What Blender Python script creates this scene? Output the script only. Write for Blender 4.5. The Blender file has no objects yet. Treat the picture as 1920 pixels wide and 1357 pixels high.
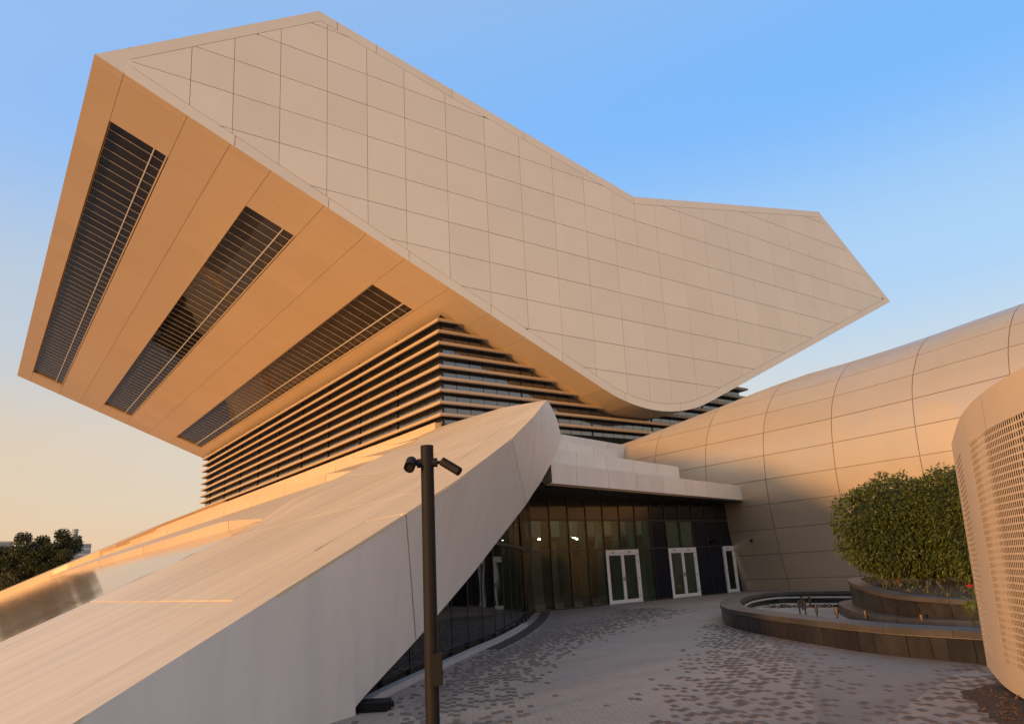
import bpy, math, random
import numpy as np
from mathutils import Matrix, Vector

random.seed(7)
rng = np.random.default_rng(11)
R = math.radians
scene = bpy.context.scene
COL = scene.collection

# ---------------------------------------------------------------- camera, sky, sun, exposure
# World axes follow the building: +x runs along its entrance front, +y along its long side, z up.
AZ, PITCH, ROLL = R(36.2805), R(15.9257), R(3.1476)
cam_d = bpy.data.cameras.new('camera')
cam = bpy.data.objects.new('camera', cam_d)
COL.objects.link(cam)
cam_d.sensor_width = 36.0
cam_d.lens = 1380.09 / 1920 * 36.0
cam_d.clip_start, cam_d.clip_end = 0.1, 6000
cam.matrix_world = (Matrix.Translation((0, 0, 1.6)) @ Matrix.Rotation(-AZ, 4, 'Z') @ Matrix.Rotation(PITCH, 4, 'X')
                    @ Matrix.Rotation(ROLL, 4, 'Y') @ Matrix.Rotation(math.pi / 2, 4, 'X'))
scene.camera = cam

SUN_EL, SUN_DIR = R(4.2), math.atan2(-0.19, -0.985)      # low evening sun from beyond the ramped side
sx, sy = math.cos(SUN_DIR), math.sin(SUN_DIR)
sun_vec = Vector((sx * math.cos(SUN_EL), sy * math.cos(SUN_EL), math.sin(SUN_EL)))
world = bpy.data.worlds.new('World')
scene.world = world
world.use_nodes = True
wn, wl = world.node_tree.nodes, world.node_tree.links
wn.clear()
w_out = wn.new('ShaderNodeOutputWorld')
w_bg = wn.new('ShaderNodeBackground')
sky = wn.new('ShaderNodeTexSky')
sky.sky_type = 'NISHITA'
sky.sun_disc = False
sky.sun_elevation = SUN_EL
sky.sun_rotation = math.atan2(sx, sy)
sky.air_density = 1.0
sky.dust_density = 2.0
sky.ozone_density = 1.5
w_bg.inputs['Strength'].default_value = 0.05
wl.new(sky.outputs[0], w_bg.inputs['Color'])
# evening haze over that clear sky: blue overhead, peach low down, warmer towards the sun's side
w_tc = wn.new('ShaderNodeTexCoord')
w_sep = wn.new('ShaderNodeSeparateXYZ')
wl.new(w_tc.outputs['Generated'], w_sep.inputs[0])


def sky_ramp(stops):
    r = wn.new('ShaderNodeValToRGB')
    wl.new(w_sep.outputs['Z'], r.inputs[0])
    e = r.color_ramp.elements
    for k, (p, c) in enumerate(stops):
        el = e[k] if k < 2 else e.new(p)
        el.position, el.color = p, (*c, 1)
    r.color_ramp.interpolation = 'B_SPLINE' if False else 'EASE'
    return r


r_cool = sky_ramp([(0.0, (0.72, 0.56, 0.42)), (0.16, (0.58, 0.57, 0.54)), (0.34, (0.34, 0.53, 0.77)), (0.55, (0.145, 0.40, 0.84)), (1.0, (0.42, 0.44, 0.48))])
r_warm = sky_ramp([(0.0, (0.72, 0.45, 0.26)), (0.14, (0.68, 0.49, 0.32)), (0.30, (0.51, 0.52, 0.53)), (0.52, (0.30, 0.47, 0.78)), (1.0, (0.42, 0.44, 0.48))])
w_dot = wn.new('ShaderNodeVectorMath')
w_dot.operation = 'DOT_PRODUCT'
wl.new(w_tc.outputs['Generated'], w_dot.inputs[0])
w_dot.inputs[1].default_value = (sx, sy, 0)
w_fac = wn.new('ShaderNodeMapRange')
w_fac.inputs['From Min'].default_value, w_fac.inputs['From Max'].default_value = -0.95, 0.12
wl.new(w_dot.outputs['Value'], w_fac.inputs['Value'])
w_mix = wn.new('ShaderNodeMix')
w_mix.data_type = 'RGBA'
wl.new(w_fac.outputs[0], w_mix.inputs['Factor'])
wl.new(r_cool.outputs[0], w_mix.inputs['A'])
wl.new(r_warm.outputs[0], w_mix.inputs['B'])
w_bg2 = wn.new('ShaderNodeBackground')
w_bg2.inputs['Strength'].default_value = 0.98
wl.new(w_mix.outputs['Result'], w_bg2.inputs['Color'])
w_add = wn.new('ShaderNodeAddShader')
wl.new(w_bg.outputs[0], w_add.inputs[0])
wl.new(w_bg2.outputs[0], w_add.inputs[1])
wl.new(w_add.outputs[0], w_out.inputs['Surface'])

sun_d = bpy.data.lights.new('sun', 'SUN')
sun_d.energy = 3.5
sun_d.color = (1.0, 0.52, 0.16)
sun_d.angle = R(5.0)
sun = bpy.data.objects.new('sun', sun_d)
COL.objects.link(sun)
sun.rotation_euler = sun_vec.to_track_quat('Z', 'Y').to_euler()

scene.view_settings.view_transform = 'Standard'
scene.view_settings.look = 'None'
scene.view_settings.gamma = 1
scene.view_settings.exposure = 0.12
scene.cycles.max_bounces = 8
scene.cycles.transparent_max_bounces = 12


# ---------------------------------------------------------------- materials
def new_mat(name):
    m = bpy.data.materials.new(name)
    m.use_nodes = True
    nt = m.node_tree
    return m, nt, nt.nodes['Principled BSDF']


def mat(name, col, rough=0.5, metal=0.0, vary=0.0, noise=0.0, nscale=3.0, bump=0.0, bscale=40.0, stretch=(1, 1, 1),
        spec=0.5, emit=None, dirt=0.0, dscale=0.8, ior=1.5):
    """vary: tone from piece to piece; noise: soft mottling; dirt: larger stains; bump: fine relief"""
    m, nt, b = new_mat(name)
    N, L = nt.nodes, nt.links
    b.inputs['Roughness'].default_value = rough
    b.inputs['Metallic'].default_value = metal
    b.inputs['Specular IOR Level'].default_value = spec
    b.inputs['IOR'].default_value = ior
    tc = N.new('ShaderNodeTexCoord')
    mp = N.new('ShaderNodeMapping')
    mp.inputs['Scale'].default_value = stretch
    geo = N.new('ShaderNodeNewGeometry')
    L.new(geo.outputs['Position'], mp.inputs['Vector'])
    cur = N.new('ShaderNodeRGB')
    cur.outputs[0].default_value = (*col, 1)
    cur = cur.outputs[0]

    def mul(fac_socket, lo, hi, cur):
        mr = N.new('ShaderNodeMapRange')
        mr.inputs['To Min'].default_value, mr.inputs['To Max'].default_value = lo, hi
        L.new(fac_socket, mr.inputs['Value'])
        mx = N.new('ShaderNodeVectorMath')
        mx.operation = 'SCALE'
        L.new(cur, mx.inputs[0])
        L.new(mr.outputs[0], mx.inputs['Scale'])
        return mx.outputs[0]
    if vary:
        oi = N.new('ShaderNodeObjectInfo')
        cur = mul(oi.outputs['Random'], 1 - vary, 1 + vary, cur)
    if noise:
        nz = N.new('ShaderNodeTexNoise')
        nz.inputs['Scale'].default_value = nscale
        nz.inputs['Detail'].default_value = 6
        L.new(mp.outputs[0], nz.inputs['Vector'])
        cur = mul(nz.outputs[0], 1 - noise * 1.6, 1 + noise * 1.6, cur)
    if dirt:
        nz = N.new('ShaderNodeTexNoise')
        nz.inputs['Scale'].default_value = dscale
        nz.inputs['Detail'].default_value = 8
        nz.inputs['Roughness'].default_value = 0.65
        L.new(mp.outputs[0], nz.inputs['Vector'])
        rp = N.new('ShaderNodeValToRGB')
        rp.color_ramp.elements[0].position = 0.42
        rp.color_ramp.elements[1].position = 0.66
        L.new(nz.outputs[0], rp.inputs[0])
        cur = mul(rp.outputs[0], 1.0, 1 - dirt, cur)
        mr = N.new('ShaderNodeMapRange')
        mr.inputs['To Min'].default_value, mr.inputs['To Max'].default_value = rough, min(1, rough + 0.12)
        L.new(rp.outputs[0], mr.inputs['Value'])
        L.new(mr.outputs[0], b.inputs['Roughness'])
    L.new(cur, b.inputs['Base Color'])
    if bump:
        nb = N.new('ShaderNodeTexNoise')
        nb.inputs['Scale'].default_value = bscale
        nb.inputs['Detail'].default_value = 4
        L.new(mp.outputs[0], nb.inputs['Vector'])
        bp = N.new('ShaderNodeBump')
        bp.inputs['Strength'].default_value = bump
        bp.inputs['Distance'].default_value = 0.02
        L.new(nb.outputs[0], bp.inputs['Height'])
        L.new(bp.outputs[0], b.inputs['Normal'])
    if emit:
        b.inputs['Emission Color'].default_value = (*emit[0], 1)
        b.inputs['Emission Strength'].default_value = emit[1]
    return m


def glass_mat(name, tint, f0=0.06, wav=0.0, wscale=0.5, rough=0.02):
    """thin tinted pane: fresnel mirror over a coloured see-through sheet"""
    m = bpy.data.materials.new(name)
    m.use_nodes = True
    nt = m.node_tree
    N, L = nt.nodes, nt.links
    N.clear()
    out = N.new('ShaderNodeOutputMaterial')
    mix = N.new('ShaderNodeMixShader')
    tr = N.new('ShaderNodeBsdfTransparent')
    tr.inputs[0].default_value = (*tint, 1)
    gl = N.new('ShaderNodeBsdfGlossy')
    gl.inputs['Roughness'].default_value = rough
    gl.inputs['Color'].default_value = (0.85, 0.87, 0.88, 1)
    fr = N.new('ShaderNodeFresnel')
    ior = (1 + math.sqrt(f0)) / (1 - math.sqrt(f0))
    gb = N.new('ShaderNodeNewGeometry')
    mr = N.new('ShaderNodeMapRange')                      # same mirror strength on both faces of the pane
    mr.inputs['To Min'].default_value, mr.inputs['To Max'].default_value = ior, 1 / ior
    L.new(gb.outputs['Backfacing'], mr.inputs['Value'])
    L.new(mr.outputs[0], fr.inputs[0])
    L.new(fr.outputs[0], mix.inputs[0])
    L.new(tr.outputs[0], mix.inputs[1])
    L.new(gl.outputs[0], mix.inputs[2])
    if wav:
        geo = N.new('ShaderNodeNewGeometry')
        nz = N.new('ShaderNodeTexNoise')
        nz.inputs['Scale'].default_value = wscale
        nz.inputs['Detail'].default_value = 1
        L.new(geo.outputs['Position'], nz.inputs['Vector'])
        bp = N.new('ShaderNodeBump')
        bp.inputs['Strength'].default_value = wav
        bp.inputs['Distance'].default_value = 0.1
        L.new(nz.outputs[0], bp.inputs['Height'])
        for s in (gl, fr):
            L.new(bp.outputs[0], s.inputs['Normal'])
    L.new(mix.outputs[0], out.inputs[0])
    return m


M = {}
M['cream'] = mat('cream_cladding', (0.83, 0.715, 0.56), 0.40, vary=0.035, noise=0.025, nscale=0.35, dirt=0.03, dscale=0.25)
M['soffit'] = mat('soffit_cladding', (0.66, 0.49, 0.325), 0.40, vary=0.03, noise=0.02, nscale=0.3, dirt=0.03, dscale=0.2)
M['joint'] = mat('panel_joint', (0.28, 0.205, 0.15), 0.8)
M['cheek'] = mat('grey_cladding', (0.76, 0.69, 0.585), 0.45, vary=0.02, noise=0.03, nscale=0.5, dirt=0.09, dscale=1.6, stretch=(1, 1, 0.22), bump=0.02, bscale=60)
M['white'] = mat('white_cladding', (0.80, 0.72, 0.60), 0.45, vary=0.03, noise=0.03, nscale=0.6, dirt=0.06, dscale=0.8, stretch=(1, 1, 0.4))
M['ramp'] = mat('ramp_stone', (0.72, 0.57, 0.38), 0.38, vary=0.05, noise=0.12, nscale=1.6, stretch=(0.12, 1.3, 0.12), dirt=0.10, dscale=0.9,
                bump=0.10, bscale=6)
M['polished'] = mat('polished_stone', (0.25, 0.175, 0.125), 0.09, spec=0.25, vary=0.10, stretch=(0.12, 1, 0.12), bump=0.018, bscale=0.7)
M['riser'] = mat('riser_stone', (0.68, 0.48, 0.28), 0.4, vary=0.06, noise=0.06, nscale=0.8)
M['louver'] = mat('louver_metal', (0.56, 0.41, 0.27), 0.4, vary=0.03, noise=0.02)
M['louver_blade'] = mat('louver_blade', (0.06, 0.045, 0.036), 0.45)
M['darkmetal'] = mat('dark_frame', (0.022, 0.020, 0.020), 0.4)
M['tower_glass'] = mat('tower_glass', (0.020, 0.021, 0.024), 0.04, vary=0.3, ior=2.5)
M['soffit_glass'] = mat('soffit_glass', (0.022, 0.017, 0.017), 0.03, vary=0.3, ior=1.38, bump=0.03, bscale=0.7)
M['bar'] = mat('glazing_bar', (0.74, 0.70, 0.66), 0.35)
M['entry_glass'] = glass_mat('entry_glass', (0.46, 0.50, 0.44), 0.04, wav=0.05, wscale=0.9)
M['curved_glass'] = glass_mat('curved_glass', (0.26, 0.28, 0.26), 0.05, wav=0.04, wscale=0.8)
M['navy'] = mat('navy_panel', (0.005, 0.008, 0.017), 0.16, vary=0.3, spec=0.25)
M['spandrel'] = mat('spandrel_glass', (0.030, 0.025, 0.023), 0.08, vary=0.15, spec=0.4)
M['doorwhite'] = mat('door_white', (0.74, 0.72, 0.70), 0.4, noise=0.03)
M['steel'] = mat('steel', (0.5, 0.5, 0.5), 0.25, metal=1.0)
M['bronze'] = mat('bronze_panel', (0.62, 0.49, 0.345), 0.34, metal=0.55, vary=0.025, noise=0.03, nscale=0.5, dirt=0.06, dscale=0.6, spec=0.5)
M['black'] = mat('black_body', (0.009, 0.008, 0.008), 0.65, spec=0.2)
M['pole'] = mat('pole_paint', (0.016, 0.013, 0.012), 0.65, spec=0.2, noise=0.04, nscale=5)
M['granite'] = mat('dark_granite', (0.026, 0.023, 0.021), 0.34, vary=0.30, noise=0.18, nscale=9, dirt=-0.5, dscale=2.2, stretch=(1, 1, 0.5), bump=0.05, bscale=60)
M['granite_top'] = mat('granite_coping', (0.075, 0.064, 0.057), 0.38, vary=0.12, noise=0.12, nscale=6, dirt=-0.25, dscale=2)
M['mortar'] = mat('mortar', (0.36, 0.33, 0.29), 0.9, noise=0.2, nscale=8)
M['basin'] = mat('basin_floor', (0.36, 0.30, 0.25), 0.8, noise=0.12, nscale=2, dirt=0.25, dscale=1.2)
M['soil'] = mat('soil', (0.055, 0.033, 0.022), 0.95, noise=0.3, nscale=12, bump=0.6, bscale=25)
M['screen'] = mat('screen_metal', (0.68, 0.50, 0.33), 0.45, vary=0.02, noise=0.02, nscale=1.5)
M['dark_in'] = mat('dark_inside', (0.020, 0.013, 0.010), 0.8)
M['paver_dark'] = mat('dark_paver', (0.135, 0.102, 0.084), 0.7, vary=0.25, noise=0.15, nscale=20)
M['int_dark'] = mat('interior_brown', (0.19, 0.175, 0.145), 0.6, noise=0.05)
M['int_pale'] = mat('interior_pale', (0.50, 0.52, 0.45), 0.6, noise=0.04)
M['fin'] = mat('glass_fin', (0.13, 0.25, 0.20), 0.2)
M['lamp'] = mat('ceiling_lamp', (0.9, 0.9, 0.8), 0.4, emit=((0.92, 0.93, 0.84), 120.0))
M['exit'] = mat('exit_sign_face', (0.5, 0.7, 0.8), 0.4, emit=((0.35, 0.6, 0.75), 0.5))
M['nozzle'] = mat('nozzle_brass', (0.16, 0.11, 0.07), 0.5, metal=0.6)
M['sticker'] = mat('sticker_print', (0.30, 0.09, 0.06), 0.6)
M['bark'] = mat('bark', (0.14, 0.085, 0.055), 0.9, noise=0.3, nscale=8, bump=0.5, bscale=20)
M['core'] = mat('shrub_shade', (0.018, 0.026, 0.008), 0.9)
M['kerb'] = mat('kerb_stone', (0.42, 0.39, 0.36), 0.7, vary=0.05, noise=0.08, nscale=4)
M['drain'] = mat('drain_channel', (0.05, 0.04, 0.035), 0.9, noise=0.3, nscale=8)
M['red'] = mat('red_petal', (0.6, 0.03, 0.02), 0.5)
M['litter'] = mat('dry_leaf', (0.10, 0.050, 0.025), 0.8, vary=0.3, noise=0.3, nscale=10)


def leaf_mat(name, c1, c2, trans=0.25):
    m, nt, b = new_mat(name)
    N, L = nt.nodes, nt.links
    at = N.new('ShaderNodeAttribute')
    at.attribute_name = 'tone'
    rp = N.new('ShaderNodeValToRGB')
    rp.color_ramp.elements[0].color = (*c1, 1)
    rp.color_ramp.elements[1].color = (*c2, 1)
    L.new(at.outputs['Fac'], rp.inputs[0])
    L.new(rp.outputs[0], b.inputs['Base Color'])
    b.inputs['Roughness'].default_value = 0.5
    tl = N.new('ShaderNodeBsdfTranslucent')
    L.new(rp.outputs[0], tl.inputs[0])
    mx = N.new('ShaderNodeMixShader')
    mx.inputs[0].default_value = trans
    L.new(b.outputs[0], mx.inputs[1])
    L.new(tl.outputs[0], mx.inputs[2])
    L.new(mx.outputs[0], N['Material Output'].inputs[0])
    return m


M['leaf'] = leaf_mat('shrub_leaf', (0.034, 0.054, 0.008), (0.135, 0.160, 0.028))
M['treeleaf'] = leaf_mat('tree_leaf', (0.036, 0.050, 0.020), (0.090, 0.098, 0.036), 0.15)


def plaza_mat(name, c1, c2, cm):
    m, nt, b = new_mat(name)
    N, L = nt.nodes, nt.links
    geo = N.new('ShaderNodeNewGeometry')
    mp = N.new('ShaderNodeMapping')
    mp.inputs['Rotation'].default_value = (0, 0, R(33 + 90))
    L.new(geo.outputs['Position'], mp.inputs['Vector'])
    br = N.new('ShaderNodeTexBrick')
    br.inputs['Scale'].default_value = 1.0
    br.inputs['Brick Width'].default_value = 0.15
    br.inputs['Row Height'].default_value = 0.075
    br.inputs['Mortar Size'].default_value = 0.004
    br.inputs['Color1'].default_value = (*c1, 1)
    br.inputs['Color2'].default_value = (*c2, 1)
    br.inputs['Mortar'].default_value = (*cm, 1)
    L.new(mp.outputs[0], br.inputs['Vector'])
    cur = br.outputs['Color']
    for sc, lo, hi, st in ((0.22, 0.86, 1.14, (1, 1, 1)), (1.1, 0.90, 1.10, (0.35, 1.5, 1)), (7.0, 0.92, 1.08, (1, 1, 1))):
        mp2 = N.new('ShaderNodeMapping')
        mp2.inputs['Scale'].default_value = st
        mp2.inputs['Rotation'].default_value = (0, 0, R(20))
        L.new(geo.outputs['Position'], mp2.inputs['Vector'])
        nz = N.new('ShaderNodeTexNoise')
        nz.inputs['Scale'].default_value = sc
        nz.inputs['Detail'].default_value = 7
        L.new(mp2.outputs[0], nz.inputs['Vector'])
        mr = N.new('ShaderNodeMapRange')
        mr.inputs['From Min'].default_value, mr.inputs['From Max'].default_value = 0.3, 0.7
        mr.inputs['To Min'].default_value, mr.inputs['To Max'].default_value = lo, hi
        L.new(nz.outputs[0], mr.inputs['Value'])
        mx = N.new('ShaderNodeVectorMath')
        mx.operation = 'SCALE'
        L.new(cur, mx.inputs[0])
        L.new(mr.outputs[0], mx.inputs['Scale'])
        cur = mx.outputs[0]
    L.new(cur, b.inputs['Base Color'])
    b.inputs['Roughness'].default_value = 0.62
    bp = N.new('ShaderNodeBump')
    bp.inputs['Strength'].default_value = 0.25
    bp.inputs['Distance'].default_value = 0.01
    L.new(br.outputs['Fac'], bp.inputs['Height'])
    bp.invert = True
    L.new(bp.outputs[0], b.inputs['Normal'])
    return m


M['plaza'] = plaza_mat('plaza_paving', (0.325, 0.252, 0.205), (0.350, 0.272, 0.222), (0.25, 0.198, 0.165))
M['plaza_grey'] = plaza_mat('grey_paving', (0.235, 0.186, 0.156), (0.258, 0.205, 0.172), (0.18, 0.146, 0.124))
M['ground'] = mat('ground_sand', (0.36, 0.30, 0.24), 0.9, noise=0.15, nscale=0.2)


def tower_far_mat(name, wall, glass, fh, fw):
    m, nt, b = new_mat(name)
    N, L = nt.nodes, nt.links
    geo = N.new('ShaderNodeTexCoord')
    br = N.new('ShaderNodeTexNoise')
    br.inputs['Scale'].default_value = 0.3
    L.new(geo.outputs['Object'], br.inputs['Vector'])
    rp = N.new('ShaderNodeValToRGB')
    rp.color_ramp.elements[0].color = (*wall, 1)
    rp.color_ramp.elements[1].color = (*glass, 1)
    L.new(br.outputs[0], rp.inputs[0])
    L.new(rp.outputs[0], b.inputs['Base Color'])
    b.inputs['Roughness'].default_value = 0.25
    return m


M['far_wall'] = mat('far_wall', (0.40, 0.40, 0.39), 0.6, noise=0.05)
M['far_glass'] = mat('far_glass', (0.16, 0.20, 0.22), 0.12, vary=0.25)


# ---------------------------------------------------------------- mesh helpers
class MB:
    def __init__(self):
        self.v, self.f = [], []

    def poly(self, pts):
        i = len(self.v)
        self.v += [tuple(p) for p in pts]
        self.f.append(tuple(range(i, i + len(pts))))

    def prism(self, pts, back):
        """front outline (counter-clockwise seen from outside) pushed by vector back, closed"""
        n, i = len(pts), len(self.v)
        self.v += [tuple(p) for p in pts] + [tuple(Vector(p) + Vector(back)) for p in pts]
        self.f.append(tuple(range(i, i + n)))
        self.f.append(tuple(range(i + 2 * n - 1, i + n - 1, -1)))
        for k in range(n):
            k2 = (k + 1) % n
            self.f.append((i + k, i + n + k, i + n + k2, i + k2))

    def box(self, a, b):
        (x0, y0, z0), (x1, y1, z1) = [min(p, q) for p, q in zip(a, b)], [max(p, q) for p, q in zip(a, b)]
        i = len(self.v)
        self.v += [(x0, y0, z0), (x1, y0, z0), (x1, y1, z0), (x0, y1, z0), (x0, y0, z1), (x1, y0, z1), (x1, y1, z1), (x0, y1, z1)]
        self.f += [tuple(i + k for k in q) for q in ((0, 3, 2, 1), (4, 5, 6, 7), (0, 1, 5, 4), (1, 2, 6, 5), (2, 3, 7, 6), (3, 0, 4, 7))]

    def obox(self, o, ax, ay, az):
        """box from corner o along three vectors"""
        o, ax, ay, az = map(Vector, (o, ax, ay, az))
        i = len(self.v)
        self.v += [tuple(p) for p in (o, o + ax, o + ax + ay, o + ay, o + az, o + ax + az, o + ax + ay + az, o + ay + az)]
        self.f += [tuple(i + k for k in q) for q in ((0, 3, 2, 1), (4, 5, 6, 7), (0, 1, 5, 4), (1, 2, 6, 5), (2, 3, 7, 6), (3, 0, 4, 7))]

    def grid(self, rows, closed=False):
        """rows of equal-length point lists -> quads"""
        i, n = len(self.v), len(rows[0])
        for r in rows:
            self.v += [tuple(p) for p in r]
        for a in range(len(rows) - 1):
            for k in range(n if closed else n - 1):
                k2 = (k + 1) % n
                self.f.append((i + a * n + k, i + a * n + k2, i + (a + 1) * n + k2, i + (a + 1) * n + k))

    def tube(self, p0, p1, r0, r1=None, seg=12, caps=True):
        r1 = r0 if r1 is None else r1
        p0, p1 = Vector(p0), Vector(p1)
        d = (p1 - p0).normalized()
        a = d.orthogonal().normalized()
        b = d.cross(a)
        ring = lambda p, r: [p + (a * math.cos(t) + b * math.sin(t)) * r for t in [2 * math.pi * k / seg for k in range(seg)]]
        self.grid([ring(p0, r0), ring(p1, r1)], True)
        if caps:
            self.poly(list(reversed(ring(p0, r0))))
            self.poly(ring(p1, r1))

    def mesh(self, name, m, smooth=False):
        me = bpy.data.meshes.new(name)
        me.from_pydata(self.v, [], self.f)
        me.materials.append(m)
        if smooth:
            me.polygons.foreach_set('use_smooth', [True] * len(me.polygons))
        me.update()
        return me

    def obj(self, name, m, parent=None, kind=None, smooth=False, label=None):
        o = bpy.data.objects.new(name, self.mesh(name, m, smooth))
        COL.objects.link(o)
        if parent is not None:
            o.parent = parent
            o.matrix_parent_inverse = parent.matrix_world.inverted() if parent.type != 'EMPTY' else Matrix.Translation(-Vector(parent['at']))
        if kind:
            o['kind'] = kind
        if label:
            o['label'] = label
        return o


def thing(name, label, cat, loc=(0, 0, 0), group=None):
    o = bpy.data.objects.new(name, None)
    COL.objects.link(o)
    o.location = loc
    o['at'] = list(loc)
    o['label'], o['category'] = label, cat
    if group:
        o['group'] = group
    return o


def tag(o, label, cat, group=None):
    o['label'], o['category'] = label, cat
    if group:
        o['group'] = group
    return o


def auto_smooth(o, ang=35):
    me = o.data
    me.polygons.foreach_set('use_smooth', [True] * len(me.polygons))
    me.set_sharp_from_angle(angle=R(ang))


def interp(x, pts):
    return float(np.interp(x, [p[0] for p in pts], [p[1] for p in pts]))


def spline(pts, n):
    """catmull-rom through points"""
    P = [np.array(p, float) for p in pts]
    P = [2 * P[0] - P[1]] + P + [2 * P[-1] - P[-2]]
    out = []
    for k in range(1, len(P) - 2):
        for j in range(n):
            t = j / n
            a, b, c, d = P[k - 1], P[k], P[k + 1], P[k + 2]
            out.append(0.5 * (2 * b + (c - a) * t + (2 * a - 5 * b + 4 * c - d) * t * t + (3 * b - a - 3 * c + d) * t ** 3))
    out.append(P[-2])
    return out


def resample(pts, step=None, n=None):
    P = np.array(pts, float)
    d = np.r_[0, np.cumsum(np.linalg.norm(np.diff(P, axis=0), axis=1))]
    if n is None:
        n = max(1, int(round(d[-1] / step)))
    s = np.linspace(0, d[-1], n + 1)
    return [np.array([np.interp(t, d, P[:, k]) for k in range(P.shape[1])]) for t in s]


# ---------------------------------------------------------------- ground and plaza
g = MB()
g.poly([(-3000, -3000, -0.03), (3000, -3000, -0.03), (3000, 3000, -0.03), (-3000, 3000, -0.03)])
o = g.obj('ground', M['ground'])
o['kind'] = 'structure'
g = MB()
g.poly([(-14, -30, 0), (60, -30, 0), (60, 45, 0), (-14, 45, 0)])
plaza = g.obj('plaza', M['plaza'])
plaza['kind'] = 'structure'

for zone in ([(7.0, 4.75), (9.0, 6.25), (11.4, 8.15), (13.2, 9.9), (14.55, 11.1), (14.0, 10.4), (12.8, 8.3), (12.2, 6.8), (11.8, 5.2), (10.7, 5.2), (8.8, 4.75), (7.4, 4.3)],
             [(4.5, 8.3), (5.4, 9.2), (6.9, 10.9), (9.4, 13.2), (12.6, 15.6), (16.1, 17.5), (19.0, 19.3), (21.4, 22.3), (22.6, 25.1), (19.1, 24.8), (16.5, 21.2), (14.1, 18.4),
              (11.5, 15.7), (9.5, 13.9), (6.7, 11.2), (4.75, 9.3)]):
    g = MB()
    g.poly([(x, y, 0.003) for x, y in zone])
    o = g.obj('plaza_zone', M['plaza_grey'])
    o['kind'] = 'structure'

# dark pavers strewn in three drifting bands: (centre x, y, half width)
ROT = R(-33)
cr, sr = math.cos(ROT), math.sin(ROT)
bands = [
    [((4.6, 7.8), 0.9), ((5.9, 9.5), 1.0), ((7.9, 11.7), 1.0), ((10.9, 14.2), 1.1), ((14.6, 16.6), 1.2), ((17.8, 18.4), 1.3), ((19.6, 19.6), 1.3), ((21.6, 22.4), 1.2), ((22.8, 25.0), 1.0)],
    [((5.6, 4.4), 1.0), ((6.6, 5.4), 1.1), ((8.4, 6.6), 1.2), ((11.0, 8.5), 1.1), ((13.2, 10.3), 1.0), ((15.0, 12.1), 0.7), ((16.0, 13.4), 0.4)],
    [((6.4, 3.2), 0.9), ((7.7, 4.1), 0.75), ((9.0, 4.45), 0.6), ((10.7, 4.9), 0.5), ((11.5, 5.3), 0.35)],
]
PW, PL_ = 0.075, 0.15                                     # small setts, long side across the rows
gi, gj = np.meshgrid(np.arange(-220, 340), np.arange(10, 200))
u_, v_ = (gi + 0.5) * PW, (gj + 0.5 + 0.5 * (gi % 2)) * PL_
par_ = ((gi + gj) % 2 == 0).ravel()
cxs, cys = (u_ * cr - v_ * sr).ravel(), (u_ * sr + v_ * cr).ravel()
prob = np.zeros(len(cxs))
for bnd in bands:
    cl = np.array(resample(spline([(p[0][0], p[0][1], p[1]) for p in bnd], 6), step=0.25))
    d2 = np.full(len(cxs), 9.0)
    for x, y, hw in cl:
        d2 = np.minimum(d2, ((cxs - x) ** 2 + (cys - y) ** 2) / hw ** 2)
    prob = np.maximum(prob, np.exp(-d2 ** 1.5 * 1.4))
hit_ = (rng.random(len(cxs)) < np.where(par_, 0.66 * prob, 0.05 * prob ** 2)) & (prob > 0.02)
pav = [(math.hypot(x, y), x, y) for x, y in zip(cxs[hit_], cys[hit_])]
pav.sort()
PAV = []
pb = MB()
pb.prism([(-0.034, -0.071, 0.006), (0.034, -0.071, 0.006), (0.034, 0.071, 0.006), (-0.034, 0.071, 0.006)], (0, 0, -0.03))
pme = pb.mesh('paver', M['paver_dark'])
rest = MB()
vis = [p for p in pav if 7.3 < p[1] * 0.592 + p[2] * 0.806 * 1.0]
near = set(range(min(300, len(vis))))
for k, (d, x, y) in enumerate(vis):
    if k in near:
        o = bpy.data.objects.new('paver', pme)
        COL.objects.link(o)
        o.location = (x, y, 0)
        o.rotation_euler = (0, 0, ROT)
        o.parent = plaza
    else:
        hx, hy = 0.034, 0.071
        rest.prism([(x + a * cr - b * sr, y + a * sr + b * cr, 0.006) for a, b in ((-hx, -hy), (hx, -hy), (hx, hy), (-hx, hy))], (0, 0, -0.03))
o = rest.obj('paver_field', M['paver_dark'], None)
o.parent = plaza
o['kind'] = 'stuff'

# ---------------------------------------------------------------- the library
LIB = thing('library_building', 'cream building shaped like an open book over a louvred glass storey and sloping stone wing', 'building', (26, 44, 0))

# --- upper volume, profile given in its leaning front plane (a along x, b up the lean)
LEAN = 0.0663
QX, QY, QZ = 26.23, 40.3, 20.03
Wv = Vector((0, -math.sin(LEAN), math.cos(LEAN)))
NF = Vector((0, -math.cos(LEAN), -math.sin(LEAN)))      # outward


def face(a, b, out=0.0):
    return Vector((QX + a, QY, QZ)) + Wv * b + NF * out


SL, SR = -0.409, 0.441
A_, B_, C_, D_, E_ = (-23.92, 9.63), (-11.7, 17.79), (16.71, 12.10), (45.45, 17.95), (58.6, 9.86)
apex_a, apex_b = 18.62, -7.77
RF = 16.0
tl, tr = math.atan(SL), math.atan(SR)
half = (tr - tl) / 2
TL = RF * math.tan(half)
p0 = (apex_a - TL * math.cos(tl), apex_b - TL * math.sin(tl))
cenx, ceny = p0[0] - RF * math.sin(tl), p0[1] + RF * math.cos(tl)
fil = [(cenx + RF * math.sin(t), ceny - RF * math.cos(t)) for t in np.linspace(tl, tr, 13)]
upper = [A_, B_, C_, D_, E_]
lower = [A_] + fil + [E_]


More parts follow.
